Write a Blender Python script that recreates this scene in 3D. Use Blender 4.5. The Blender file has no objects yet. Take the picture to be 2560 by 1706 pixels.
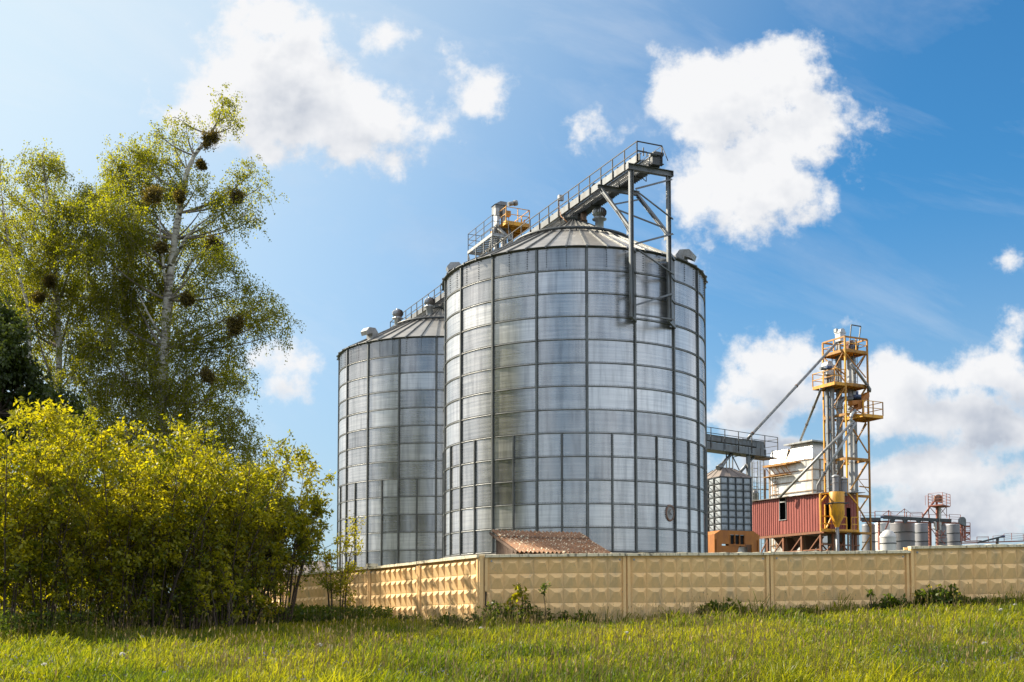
import bpy, math, random
import numpy as np
from mathutils import Vector, Matrix

random.seed(7)
rng = np.random.default_rng(7)
SC = bpy.context.scene
COL = SC.collection
R = math.radians

# ------------------------------------------------------------------ camera geometry
# survey frame: the eye is the origin, Y is depth, X to the right, Z up
FPX = 2950.0
PITCH = R(3.5)
cp, sp, tp = math.cos(PITCH), math.sin(PITCH), math.tan(PITCH)
HOR = 1552.0


def at(px, py, Y):
    """world point seen at pixel (px,py) of the 2560 px wide survey photo, at depth Y"""
    u = (px - 1280) / FPX
    v = (HOR - py) / FPX - tp
    w = Vector((u, cp - v * sp, sp + v * cp))
    return w * (Y / w.y)


def A(px, py, Y):
    return at(px * 1.088, py * 1.088, Y)


# ------------------------------------------------------------------ object helpers
def tag(o, label=None, cat=None, group=None, kind=None):
    if label: o['label'] = label
    if cat: o['category'] = cat
    if group: o['group'] = group
    if kind: o['kind'] = kind
    return o


def empty(name, loc, label=None, cat=None, group=None):
    o = bpy.data.objects.new(name, None)
    COL.objects.link(o)
    o.location = loc
    o.empty_display_size = 0.3
    return tag(o, label, cat, group)


class MB:
    """collects boxes, bars, tubes and sheets and links them as ONE mesh object (world coordinates)"""

    def __init__(s):
        s.v, s.f, s.sm, s.mi = [], [], [], []

    def face(s, pts, smooth=False, mi=0):
        n = len(s.v)
        s.v += [tuple(p) for p in pts]
        s.f.append(tuple(range(n, n + len(pts))))
        s.sm.append(smooth); s.mi.append(mi)

    def hexa(s, p, mi=0):
        """p: 8 points, bottom loop then top loop"""
        n = len(s.v)
        s.v += [tuple(q) for q in p]
        for q in ((3, 2, 1, 0), (4, 5, 6, 7), (0, 1, 5, 4), (1, 2, 6, 5), (2, 3, 7, 6), (3, 0, 4, 7)):
            s.f.append(tuple(n + i for i in q)); s.sm.append(False); s.mi.append(mi)

    def obox(s, o, ex, ey, ez, mi=0):
        o, ex, ey, ez = Vector(o), Vector(ex), Vector(ey), Vector(ez)
        s.hexa([o, o + ex, o + ex + ey, o + ey, o + ez, o + ex + ez, o + ex + ey + ez, o + ey + ez], mi)

    def bar(s, a, b, w, h=None, up=(0, 0, 1), mi=0):
        a, b = Vector(a), Vector(b)
        h = h or w
        d = (b - a)
        if d.length < 1e-6: return
        d.normalize()
        up = Vector(up)
        if abs(d.dot(up)) > .98: up = Vector((.91, .41, 0))
        x = d.cross(up).normalized(); y = x.cross(d).normalized()
        x *= w / 2; y *= h / 2
        s.hexa([a - x - y, a + x - y, a + x + y, a - x + y, b - x - y, b + x - y, b + x + y, b - x + y], mi)

    def angle(s, a, b, w, t=.012, up=(0, 0, 1)):
        """L section"""
        a, b = Vector(a), Vector(b)
        d = (b - a).normalized(); up = Vector(up)
        if abs(d.dot(up)) > .98: up = Vector((.91, .41, 0))
        x = d.cross(up).normalized(); y = x.cross(d).normalized()
        s.bar(a + y * w / 2, b + y * w / 2, t, w, up)
        s.bar(a + x * (w / 2 + t / 2 + .001), b + x * (w / 2 + t / 2 + .001), w, t, up)

    def tube(s, pts, r, n=10, caps=True, smooth=True, mi=0):
        pts = [Vector(p) for p in pts]
        rs = r if isinstance(r, (list, tuple)) else [r] * len(pts)
        base = len(s.v)
        prev = None
        for i, p in enumerate(pts):
            d = (pts[min(i + 1, len(pts) - 1)] - pts[max(i - 1, 0)])
            d = d.normalized() if d.length > 1e-9 else Vector((0, 0, 1))
            if prev is None:
                up = Vector((0, 0, 1)) if abs(d.z) < .95 else Vector((1, 0, 0))
                x = d.cross(up).normalized()
            else:
                x = (prev - d * prev.dot(d)).normalized()
            prev = x
            y = d.cross(x)
            for k in range(n):
                a = 2 * math.pi * k / n
                s.v.append(tuple(p + (x * math.cos(a) + y * math.sin(a)) * rs[i]))
        for i in range(len(pts) - 1):
            for k in range(n):
                a0 = base + i * n + k; a1 = base + i * n + (k + 1) % n
                s.f.append((a0, a1, a1 + n, a0 + n)); s.sm.append(smooth); s.mi.append(mi)
        if caps:
            s.f.append(tuple(base + k for k in range(n))[::-1]); s.sm.append(False); s.mi.append(mi)
            e = base + (len(pts) - 1) * n
            s.f.append(tuple(e + k for k in range(n))); s.sm.append(False); s.mi.append(mi)

    def lathe(s, c, prof, n=24, smooth=True, axis=None, mi=0, a0=0, a1=2 * math.pi):
        c = Vector(c)
        base = len(s.v)
        full = abs(a1 - a0 - 2 * math.pi) < 1e-6
        m = n if full else n + 1
        for r, z in prof:
            for k in range(m):
                a = a0 + (a1 - a0) * k / n
                s.v.append(tuple(c + Vector((r * math.sin(a), -r * math.cos(a), z))))
        for i in range(len(prof) - 1):
            for k in range(n):
                k1 = (k + 1) % m
                p, q = base + i * m + k, base + i * m + k1
                s.f.append((p, q, q + m, p + m)); s.sm.append(smooth); s.mi.append(mi)

    def build(s, name, material, parent=None, label=None):
        me = bpy.data.meshes.new(name)
        me.from_pydata(s.v, [], s.f)
        mats = material if isinstance(material, (list, tuple)) else [material]
        for m in mats: me.materials.append(m)
        me.polygons.foreach_set('use_smooth', s.sm)
        if len(mats) > 1: me.polygons.foreach_set('material_index', s.mi)
        me.update()
        o = bpy.data.objects.new(name, me)
        COL.objects.link(o)
        if parent is not None:
            o.parent = parent
            pw = world_loc(parent)
            o.matrix_parent_inverse = Matrix.Translation(-pw)
        if label: o['label'] = label
        return o


def world_loc(o):
    """things are unrotated Empties; their mesh parts already sit in world coordinates"""
    return o.location.copy() if o.type == 'EMPTY' else Vector((0, 0, 0))


def np_mesh(name, verts, quads, material, parent=None, attrs=None, smooth=False, mat_idx=None):
    """fast mesh: verts (N,3), quads (M,4) with a point attribute 'tint'"""
    me = bpy.data.meshes.new(name)
    nv, nf = len(verts), len(quads)
    k = quads.shape[1]
    me.vertices.add(nv); me.vertices.foreach_set('co', np.ascontiguousarray(verts, dtype=np.float32).ravel())
    me.loops.add(nf * k); me.loops.foreach_set('vertex_index', np.ascontiguousarray(quads, dtype=np.int32).ravel())
    me.polygons.add(nf); me.polygons.foreach_set('loop_start', np.arange(0, nf * k, k, dtype=np.int32))
    for m in (material if isinstance(material, (list, tuple)) else [material]): me.materials.append(m)
    if smooth: me.polygons.foreach_set('use_smooth', np.ones(nf, dtype=bool))
    if mat_idx is not None: me.polygons.foreach_set('material_index', mat_idx.astype(np.int32))
    if attrs is not None:
        a = me.attributes.new('tint', 'FLOAT', 'POINT'); a.data.foreach_set('value', attrs.astype(np.float32))
    me.update(calc_edges=True)
    o = bpy.data.objects.new(name, me); COL.objects.link(o)
    if parent is not None:
        o.parent = parent; o.matrix_parent_inverse = Matrix.Translation(-world_loc(parent))
    return o


def vnoise(x, y, seed=0):
    """smooth 2-D value noise, numpy"""
    xi, yi = np.floor(x).astype(np.int64), np.floor(y).astype(np.int64)
    xf, yf = x - xi, y - yi
    xf = xf * xf * (3 - 2 * xf); yf = yf * yf * (3 - 2 * yf)

    def h(a, b):
        n = (a * 374761393 + b * 668265263 + seed * 1442695041) & 0x7fffffff
        n = ((n ^ (n >> 13)) * 1274126177) & 0x7fffffff
        return ((n ^ (n >> 16)) & 0xffff) / 65535.0
    return (h(xi, yi) * (1 - xf) * (1 - yf) + h(xi + 1, yi) * xf * (1 - yf) + h(xi, yi + 1) * (1 - xf) * yf + h(xi + 1, yi + 1) * xf * yf)


# ------------------------------------------------------------------ materials
def nodes_of(name):
    m = bpy.data.materials.new(name); m.use_nodes = True
    nt = m.node_tree
    return m, nt.nodes, nt.links, nt.nodes['Principled BSDF']


def noise(N, L, scale, detail=4, stretch=(1, 1, 1), rough=.55, coord=None):
    if coord is None:
        g = N.new('ShaderNodeNewGeometry'); coord = g.outputs['Position']
    mp = N.new('ShaderNodeMapping'); mp.inputs['Scale'].default_value = stretch
    L.new(coord, mp.inputs['Vector'])
    t = N.new('ShaderNodeTexNoise'); t.inputs['Scale'].default_value = scale
    t.inputs['Detail'].default_value = detail; t.inputs['Roughness'].default_value = rough
    L.new(mp.outputs[0], t.inputs['Vector'])
    return t.outputs['Fac']


def ramp(N, L, fac, stops):
    r = N.new('ShaderNodeValToRGB')
    el = r.color_ramp.elements
    while len(el) < len(stops): el.new(.5)
    for e, (p, c) in zip(el, stops):
        e.position = p
        e.color = (*c, 1) if len(c) == 3 else c
    L.new(fac, r.inputs[0])
    return r.outputs[0]


def mixc(N, L, fac, a, b, mode='MIX'):
    m = N.new('ShaderNodeMix'); m.data_type = 'RGBA'; m.blend_type = mode
    for sock, val in ((m.inputs[0], fac), (m.inputs[6], a), (m.inputs[7], b)):
        if isinstance(val, (int, float)): sock.default_value = val
        elif isinstance(val, tuple): sock.default_value = (*val, 1)
        else: L.new(val, sock)
    return m.outputs[2]


def mth(N, L, op, a, b=None, clamp=False):
    m = N.new('ShaderNodeMath'); m.operation = op; m.use_clamp = clamp
    for i, val in ((0, a), (1, b)):
        if val is None: continue
        if isinstance(val, (int, float)): m.inputs[i].default_value = val
        else: L.new(val, m.inputs[i])
    return m.outputs[0]


def bump(N, L, P, h, strength=.3, dist=.02):
    b = N.new('ShaderNodeBump'); b.inputs['Strength'].default_value = strength; b.inputs['Distance'].default_value = dist
    L.new(h, b.inputs['Height']); L.new(b.outputs[0], P.inputs['Normal'])


def weathered(name, base, dirt, rough=.6, metal=0., amount=.45, scale=2.5, stretch=(1, 1, .35), fine=25, bmp=.15):
    m, N, L, P = nodes_of(name)
    n1 = noise(N, L, scale, 6, stretch, .65)
    n2 = noise(N, L, fine, 4)
    c = mixc(N, L, ramp(N, L, n1, [(.5 - amount * .15, (0, 0, 0)), (.5 + amount * .45, (1, 1, 1))]), base, dirt)
    c = mixc(N, L, .35, c, ramp(N, L, n2, [(.3, (.55, .55, .55)), (.7, (1, 1, 1))]), 'MULTIPLY')
    L.new(c, P.inputs['Base Color'])
    P.inputs['Roughness'].default_value = rough; P.inputs['Metallic'].default_value = metal
    if bmp: bump(N, L, P, n2, bmp, .01)
    return m


M = {}
M['steel'] = weathered('grey_steel', (.16, .175, .19), (.10, .09, .08), .5, .35)
M['steel_dark'] = weathered('dark_steel', (.07, .078, .085), (.045, .04, .035), .5, .3)
M['galv'] = weathered('galvanised_steel', (.42, .44, .46), (.22, .22, .22), .42, .7)
M['galv_dull'] = weathered('dull_galvanised_steel', (.34, .35, .36), (.2, .18, .16), .5, .5)
M['pipe'] = weathered('pipe_steel', (.24, .25, .26), (.14, .13, .12), .45, .5)
M['rust'] = weathered('rusty_steel', (.20, .085, .04), (.30, .26, .23), .8, .1, .6)
M['rail'] = weathered('dark_rail_paint', (.030, .033, .037), (.045, .035, .028), .65, 0)
M['yellow'] = weathered('yellow_paint', (.72, .34, .012), (.30, .14, .03), .5, 0, .4)
M['yellow_dark'] = weathered('dark_yellow_paint', (.42, .19, .02), (.16, .08, .03), .6, 0, .5)  # darker, browner yellow for right tower posts, lattice and dryer steelwork
M['orange'] = weathered('orange_paint', (.42, .145, .012), (.28, .09, .015), .55, 0, .5)
M['white_sheet'] = weathered('white_metal_sheet', (.68, .675, .66), (.42, .36, .29), .42, .45, .35, .8)
M['blue'] = weathered('blue_motor_paint', (.05, .08, .17), (.03, .04, .07), .45, .1)
M['red_steel'] = weathered('red_lead_paint', (.30, .085, .05), (.16, .07, .05), .6, 0, .5)
M['far_tank'] = weathered('grey_tank_sheet', (.25, .25, .27), (.19, .185, .19), .5, .25, .5, .4)
M['far_tank_light'] = weathered('pale_tank_sheet', (.60, .58, .55), (.35, .33, .32), .5, .2, .5, .8)
M['black'] = weathered('dark_opening', (.01, .01, .011), (.006, .006, .006), .9)  # near-black for the valve plate; in openings it is shade put into the colour
M['concrete'] = weathered('grey_concrete', (.34, .32, .29), (.2, .19, .17), .85, 0, .6, 1.2)
M['wood'] = weathered('old_boards', (.16, .10, .07), (.07, .05, .04), .85, 0, .6, 3, (6, 6, .4))
M['slate_roof'] = weathered('grey_asbestos_roof', (.24, .20, .18), (.12, .10, .09), .85, 0, .6, 2)
M['old_wall'] = weathered('old_grey_render', (.20, .17, .15), (.10, .085, .07), .9, 0, .6, 1.5)


def red_barn_mat():
    m, N, L, P = nodes_of('red_corrugated_sheet')
    n1 = noise(N, L, .9, 5, (1, 1, .5))
    c = ramp(N, L, n1, [(.35, (.235, .050, .036)), (.65, (.30, .072, .052))])
    L.new(c, P.inputs['Base Color']); P.inputs['Roughness'].default_value = .5
    return m


M['red_sheet'] = red_barn_mat()


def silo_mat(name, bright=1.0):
    """galvanised sheet: one tint per sheet, rolling streaks along the sheet, stains running down"""
    m, N, L, P = nodes_of(name)
    at_ = N.new('ShaderNodeAttribute'); at_.attribute_name = 'tint'
    uv = N.new('ShaderNodeAttribute'); uv.attribute_name = 'sheet'   # (arc length, height, 0)
    streak = noise(N, L, 1.0, 5, (.22, 9, 1), .6, uv.outputs['Vector'])
    runs = noise(N, L, 1.0, 4, (3.5, .25, 1), .6, uv.outputs['Vector'])
    blot = noise(N, L, 1.1, 5, (1, 1, 1), .6, uv.outputs['Vector'])
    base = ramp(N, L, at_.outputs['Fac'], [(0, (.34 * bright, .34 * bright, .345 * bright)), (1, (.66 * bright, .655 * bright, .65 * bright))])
    c = mixc(N, L, .75, base, ramp(N, L, streak, [(.36, (.72, .73, .75)), (.6, (1, 1, 1))]), 'MULTIPLY')
    c = mixc(N, L, .75, c, ramp(N, L, runs, [(.36, (.66, .66, .67)), (.55, (1, 1, 1))]), 'MULTIPLY')
    c = mixc(N, L, ramp(N, L, blot, [(.66, (0, 0, 0)), (.78, (.7, .7, .7))]), c, (.20, .20, .205))
    L.new(c, P.inputs['Base Color'])
    P.inputs['Metallic'].default_value = .80
    r = mth(N, L, 'ADD', mth(N, L, 'MULTIPLY', streak, .16), mth(N, L, 'MULTIPLY', at_.outputs['Fac'], .10))
    L.new(mth(N, L, 'ADD', r, .155), P.inputs['Roughness'])
    wave = noise(N, L, .55, 2, (1, .8, 1), .5, uv.outputs['Vector'])
    hh = mth(N, L, 'ADD', mth(N, L, 'MULTIPLY', wave, 1.0), mth(N, L, 'MULTIPLY', streak, .02))
    bump(N, L, P, hh, .25, .05)
    return m


M['silo'] = silo_mat('silo_sheet')
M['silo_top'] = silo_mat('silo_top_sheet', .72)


def roof_mat():
    m, N, L, P = nodes_of('silo_roof_sheet')
    n1 = noise(N, L, 1.3, 5); n2 = noise(N, L, 9, 4)
    c = ramp(N, L, n1, [(.3, (.27, .25, .225)), (.7, (.39, .365, .335))])
    c = mixc(N, L, ramp(N, L, n2, [(.6, (0, 0, 0)), (.75, (.5, .5, .5))]), c, (.26, .22, .17))
    L.new(c, P.inputs['Base Color'])
    P.inputs['Metallic'].default_value = .55; P.inputs['Roughness'].default_value = .42
    return m


M['silo_roof'] = roof_mat()


def fence_mat():
    m, N, L, P = nodes_of('cream_painted_concrete')
    g = N.new('ShaderNodeNewGeometry')
    n1 = noise(N, L, .8, 6, (1, 1, 1), .65); n2 = noise(N, L, 14, 5); n3 = noise(N, L, 2.2, 5, (1, 1, .16), .6)
    c = ramp(N, L, n1, [(.3, (.76, .470, .20)), (.7, (.82, .55, .26))])
    c = mixc(N, L, ramp(N, L, n3, [(.50, (0, 0, 0)), (.70, (.75, .75, .75))]), c, (.50, .37, .21))
    c = mixc(N, L, .3, c, ramp(N, L, n2, [(.3, (.7, .7, .7)), (.65, (1, 1, 1))]), 'MULTIPLY')
    # flaked spots
    n4 = noise(N, L, 5.5, 6, (1, 1, 1), .7)
    c = mixc(N, L, ramp(N, L, n4, [(.64, (0, 0, 0)), (.68, (.8, .8, .8))]), c, (.36, .31, .23))
    # dark runs under the coping
    n5 = noise(N, L, 9, 4, (1, 1, .035), .6); n6 = noise(N, L, .9, 3, (1, 1, 1))
    runs = mth(N, L, 'MULTIPLY', ramp(N, L, n5, [(.55, (0, 0, 0)), (.68, (1, 1, 1))]), ramp(N, L, n6, [(.45, (0, 0, 0)), (.62, (.55, .55, .55))]))
    c = mixc(N, L, runs, c, (.30, .24, .15))
    # splash dirt near the soil
    sx = N.new('ShaderNodeSeparateXYZ'); L.new(g.outputs['Position'], sx.inputs[0])
    hz = mth(N, L, 'SUBTRACT', sx.outputs['Z'], mth(N, L, 'MULTIPLY', mth(N, L, 'MAXIMUM', sx.outputs['X'], 0), .038))
    low = mth(N, L, 'ADD', hz, mth(N, L, 'MULTIPLY', n3, .9))
    c = mixc(N, L, ramp(N, L, mth(N, L, 'MULTIPLY', low, .5), [(.12, (.75, .75, .75)), (.36, (0, 0, 0))]), c, (.44, .335, .215))
    L.new(c, P.inputs['Base Color']); P.inputs['Roughness'].default_value = .82
    bump(N, L, P, n2, .25, .012)
    return m


M['fence'] = fence_mat()


def coping_mat():
    m, N, L, P = nodes_of('weathered_coping')
    n1 = noise(N, L, 3, 6, (1, 1, 1), .7); n2 = noise(N, L, 13, 5, (1, 1, .3))
    c = ramp(N, L, n1, [(.3, (.70, .60, .40)), (.7, (.58, .52, .39))])
    c = mixc(N, L, ramp(N, L, n2, [(.52, (0, 0, 0)), (.66, (.85, .85, .85))]), c, (.085, .075, .06))
    L.new(c, P.inputs['Base Color']); P.inputs['Roughness'].default_value = .9
    bump(N, L, P, n2, .4, .02)
    return m


M['coping'] = coping_mat()


def tile_roof_mat():
    m, N, L, P = nodes_of('lichened_red_roof')
    n1 = noise(N, L, 2.5, 6, (1, 1, 1), .65)
    c = ramp(N, L, n1, [(.3, (.17, .085, .045)), (.55, (.25, .13, .07)), (.75, (.31, .18, .105))])
    n2 = noise(N, L, 11, 3, (1, 1, 1), .5)
    c = mixc(N, L, ramp(N, L, n2, [(.60, (0, 0, 0)), (.64, (1, 1, 1))]), c, (.66, .58, .42))
    n3 = noise(N, L, 8, 3, (1.3, .9, 1), .5)
    c = mixc(N, L, ramp(N, L, n3, [(.63, (0, 0, 0)), (.67, (1, 1, 1))]), c, (.36, .13, .03))
    n4 = noise(N, L, 16, 4)
    c = mixc(N, L, ramp(N, L, n4, [(.58, (0, 0, 0)), (.7, (.7, .7, .7))]), c, (.06, .04, .025))
    L.new(c, P.inputs['Base Color']); P.inputs['Roughness'].default_value = .9
    bump(N, L, P, n2, .5, .02)
    return m


M['tile_roof'] = tile_roof_mat()


def leaf_mat(name, dark, light, trans_d, trans_l, tfac=.5, gloss=.05):
    m = bpy.data.materials.new(name); m.use_nodes = True
    N, L = m.node_tree.nodes, m.node_tree.links
    N.remove(N['Principled BSDF'])
    out = N['Material Output']
    a = N.new('ShaderNodeAttribute'); a.attribute_name = 'tint'
    d = N.new('ShaderNodeBsdfDiffuse'); t = N.new('ShaderNodeBsdfTranslucent'); gl = N.new('ShaderNodeBsdfGlossy')
    gl.inputs['Roughness'].default_value = .45; gl.inputs['Color'].default_value = (.8, .8, .8, 1)
    L.new(ramp(N, L, a.outputs['Fac'], [(0, dark), (1, light)]), d.inputs['Color'])
    L.new(ramp(N, L, a.outputs['Fac'], [(0, trans_d), (1, trans_l)]), t.inputs['Color'])
    mx = N.new('ShaderNodeMixShader'); mx.inputs[0].default_value = tfac
    L.new(d.outputs[0], mx.inputs[1]); L.new(t.outputs[0], mx.inputs[2])
    m2 = N.new('ShaderNodeMixShader'); m2.inputs[0].default_value = gloss
    L.new(mx.outputs[0], m2.inputs[1]); L.new(gl.outputs[0], m2.inputs[2])
    L.new(m2.outputs[0], out.inputs['Surface'])
    return m


M['birch_leaf'] = leaf_mat('birch_leaves', (.052, .070, .006), (.165, .172, .008), (.20, .235, .006), (.60, .57, .010), .52, .02)
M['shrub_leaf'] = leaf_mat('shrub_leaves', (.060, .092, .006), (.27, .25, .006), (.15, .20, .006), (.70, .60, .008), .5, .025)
M['dark_leaf'] = leaf_mat('dark_tree_leaves', (.016, .030, .007), (.055, .078, .012), (.03, .055, .006), (.14, .18, .014), .4, .03)
M['mistletoe'] = leaf_mat('mistletoe_leaves', (.060, .050, .014), (.15, .115, .022), (.10, .08, .015), (.30, .22, .02), .45, .02)
M['weed_leaf'] = leaf_mat('weed_leaves', (.035, .060, .008), (.09, .13, .012), (.08, .13, .008), (.22, .27, .012), .45, .02)
M['grass'] = leaf_mat('grass_blades', (.055, .086, .006), (.205, .198, .012), (.13, .195, .006), (.52, .485, .012), .5, .018)
M['dry'] = leaf_mat('dry_stems', (.18, .12, .05), (.34, .25, .11), (.15, .1, .04), (.25, .2, .1), .3, .02)
M['petal_yellow'] = leaf_mat('yellow_petals', (.60, .42, .01), (.75, .55, .02), (.5, .35, .01), (.5, .4, .02), .3)
M['petal_blue'] = leaf_mat('blue_petals', (.14, .14, .34), (.24, .24, .44), (.12, .12, .3), (.2, .2, .35), .3, 0)
M['clock'] = leaf_mat('dandelion_fluff', (.65, .64, .60), (.8, .79, .76), (.6, .6, .55), (.7, .7, .68), .4)
M['twig'] = weathered('brown_twigs', (.075, .052, .035), (.035, .026, .02), .9, 0, .6, 6)


def birch_bark():
    m, N, L, P = nodes_of('birch_bark')
    n1 = noise(N, L, 3.0, 5, (1, 1, 3.5), .6); n2 = noise(N, L, 1.1, 4, (1, 1, 1.5))
    g = N.new('ShaderNodeNewGeometry'); sx = N.new('ShaderNodeSeparateXYZ'); L.new(g.outputs['Position'], sx.inputs[0])
    c = mixc(N, L, ramp(N, L, n1, [(.50, (0, 0, 0)), (.60, (1, 1, 1))]), (.60, .57, .52), (.055, .045, .04))
    c = mixc(N, L, ramp(N, L, n2, [(.45, (0, 0, 0)), (.7, (.7, .7, .7))]), c, (.28, .24, .2))
    L.new(c, P.inputs['Base Color']); P.inputs['Roughness'].default_value = .75
    return m


M['birch_bark'] = birch_bark()


def soil_mat():
    m, N, L, P = nodes_of('meadow_soil')
    n1 = noise(N, L, 1.4, 6); n2 = noise(N, L, 12, 4)
    c = ramp(N, L, n1, [(.3, (.040, .055, .012)), (.7, (.075, .085, .02))])
    c = mixc(N, L, .5, c, ramp(N, L, n2, [(.3, (.4, .35, .3)), (.7, (1, 1, 1))]), 'MULTIPLY')
    L.new(c, P.inputs['Base Color']); P.inputs['Roughness'].default_value = .95
    bump(N, L, P, n2, .5, .05)
    return m


M['soil'] = soil_mat()
# ------------------------------------------------------------------ terrain
CORNER = A(1105, 1437, 33.0); CX, CY = CORNER.x, CORNER.y
DR = Vector((1, .05, 0)).normalized()
DL = Vector((-.487, .873, 0)).normalized()
NR = Vector((DR.y, -DR.x, 0))          # outward, to the meadow
NL = Vector((-DL.y, DL.x, 0)) * 1.0
if NL.x > 0: NL = -NL


def ground_np(x, y):
    s = np.clip((y - 8) / 25, 0, 1.0)
    zt = np.where(x < -1, -.22, -.22 + (np.minimum(x, 22) + 1) * .0394)
    z = -1.55 * (1 - s) + zt * s
    r1 = -((x - CX) * NR.x + (y - CY) * NR.y); r2 = -((x - CX) * NL.x + (y - CY) * NL.y)
    r = np.minimum(r1, r2)
    z = z + np.clip((r - .6) / 18, 0, 1) * 2.4
    z = z + (vnoise(x * .35, y * .35, 3) - .5) * .10 + (vnoise(x * 1.3, y * 1.3, 5) - .5) * .05
    return z


def ground(x, y):
    return float(ground_np(np.array([float(x)]), np.array([float(y)]))[0])


def make_ground():
    xs = np.concatenate([-np.geomspace(3000, 45, 24), np.linspace(-42, 62, 260), np.geomspace(65, 3000, 24)])
    ys = np.concatenate([-np.geomspace(2000, 10, 16), np.linspace(-8, 62, 200), np.geomspace(64, 4000, 40)])
    X, Y = np.meshgrid(xs, ys)
    Z = ground_np(X, Y)
    v = np.stack([X, Y, Z], -1).reshape(-1, 3)
    nx, ny = len(xs), len(ys)
    i = np.arange((ny - 1) * (nx - 1)); r, c = i // (nx - 1), i % (nx - 1)
    a = r * nx + c
    q = np.stack([a, a + 1, a + nx + 1, a + nx], -1)
    o = np_mesh('ground', v, q, M['soil'], smooth=True)
    tag(o, kind='structure')


make_ground()


def plane_pt(px, py, P0, d):
    """where the sight line through (px,py) meets the vertical plane through P0 along d"""
    w = at(px, py, 1.0)
    u = w.x
    s = (u * P0.y - P0.x) / (d.x - u * d.y)
    return w * (P0.y + d.y * s)


# ------------------------------------------------------------------ concrete fence
def fence_panel(P0, e, n, W, zb, zl, zr, parent, broken=False):
    """P0: foot of the left end seen from the meadow; the face stands at P0, slab behind it"""
    mb = MB()
    H0, H1 = zl, zr

    def pt(a, h, d):
        """a along, h 0..1 of the height, d out of the face"""
        top = H0 + (H1 - H0) * a / W
        return P0 + e * a + n * d + Vector((0, 0, zb + (top - zb) * h))

    def pz(a, z, d):
        """z measured downward from the local top"""
        top = H0 + (H1 - H0) * a / W
        return P0 + e * a + n * d + Vector((0, 0, top - z))
    T = .14
    hgt = min(zl, zr) - zb
    mb.hexa([pz(0, hgt, -T), pz(W, hgt, -T), pz(W, hgt, 0), pz(0, hgt, 0), pz(0, .05, -T), pz(W, .05, -T), pz(W, .05, 0), pz(0, .05, 0)])
    m = .11
    cell = (W - 2 * m - .04) / 9
    # rims left and right
    for a0, a1 in ((.012, m), (W - m, W - .012)):
        if broken and a0 < .5:
            z = .09
            prevj = 0
            for z1 in (.35, .62, .88, 1.02):
                mb.hexa([pz(a0 + .0, z1, .003), pz(a1 - (.05 if z1 > 1 else random.uniform(-.01, .01)), z1, .003), pz(a1 - .02, z1, .055), pz(a0 + random.uniform(.0, .03), z1, .055),
                         pz(a0, z, .003), pz(a1, z, .003), pz(a1 - .02, z, .06), pz(a0, z, .06)])
                z = z1
            # two loose shards of the broken edge and a black patch, painted shade of the gap
            mb.hexa([pz(.04, 1.42, .003), pz(.24, 1.46, .003), pz(.2, 1.44, .075), pz(.13, 1.40, .085), pz(.06, 1.08, .003), pz(.13, 1.06, .003), pz(.15, 1.12, .06), pz(.09, 1.1, .065)])
            mb.hexa([pz(.02, hgt, .003), pz(.15, hgt, .003), pz(.15, hgt, .09), pz(.02, hgt, .09), pz(.06, 1.58, .003), pz(.22, 1.5, .003), pz(.2, 1.52, .07), pz(.08, 1.58, .08)])
            mb.hexa([pz(.02, 1.5, .002), pz(.10, 1.62, .002), pz(.09, 1.62, .012), pz(.03, 1.5, .012), pz(.02, 1.04, .002), pz(.07, 1.05, .002), pz(.07, 1.05, .012), pz(.03, 1.05, .012)], mi=1)
            continue
        mb.hexa([pz(a0, hgt, .001), pz(a1, hgt, .001), pz(a1 - .02, hgt, .055), pz(a0, hgt, .055), pz(a0, .09, .001), pz(a1, .09, .001), pz(a1 - .02, .09, .055), pz(a0, .09, .055)])
    # raised diamonds
    z0 = .13
    for i in range(9):
        for j in range(4):
            if broken and i == 0 and j == 3: continue
            a = m + .02 + i * cell; z = z0 + j * cell
            jit = random.uniform(-.006, .006)
            o4 = [(a + .006, z + .006), (a + cell - .006, z + .006), (a + cell - .006, z + cell - .006), (a + .006, z + cell - .006)]
            k0, k1, kt, kb_ = .42, .76, .31, 1.0
            i4 = [(a + cell * k0, z + cell * kt), (a + cell * k1, z + cell * kt), (a + cell - .008, z + cell - .008), (a + .008, z + cell - .008)]
            dd = .082 + jit
            dep = [dd, dd, .008, .008]
            for q in range(4):
                r = (q + 1) % 4
                mb.face([pz(*o4[q], .004), pz(*i4[q], dep[q]), pz(*i4[r], dep[r]), pz(*o4[r], .004)])
            mb.face([pz(*i4[0], dep[0]), pz(*i4[3], dep[3]), pz(*i4[2], dep[2]), pz(*i4[1], dep[1])])
    # lifting-bolt heads in the top corners
    for a in (m + .09, W - m - .09):
        c = pz(a, .19, .02)
        mb.tube([c, c + n * .035], .028, 8, mi=2)
    pan = mb.build('panel', [M['fence'], M['black'], M['galv_dull']], parent)
    # coping with a worn edge
    cb = MB()
    ns = 26
    zz = [random.uniform(-.012, .006) for _ in range(ns + 1)]; dd = [random.uniform(-.012, .006) for _ in range(ns + 1)]
    for k in range(ns):
        a0, a1 = W * k / ns, W * (k + 1) / ns
        if k == 0: a0 += .006
        if k == ns - 1: a1 -= .006
        cb.hexa([pz(a0, .085, -T - .03), pz(a1, .085, -T - .03), pz(a1, .088, .105 + dd[k + 1]), pz(a0, .088, .105 + dd[k]),
                 pz(a0, -zz[k] - .01, -T - .03), pz(a1, -zz[k + 1] - .01, -T - .03), pz(a1, .008 - zz[k + 1], .10 + dd[k + 1]), pz(a0, .008 - zz[k], .10 + dd[k])])
    cb.build('coping', M['coping'], pan)
    return pan


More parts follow.
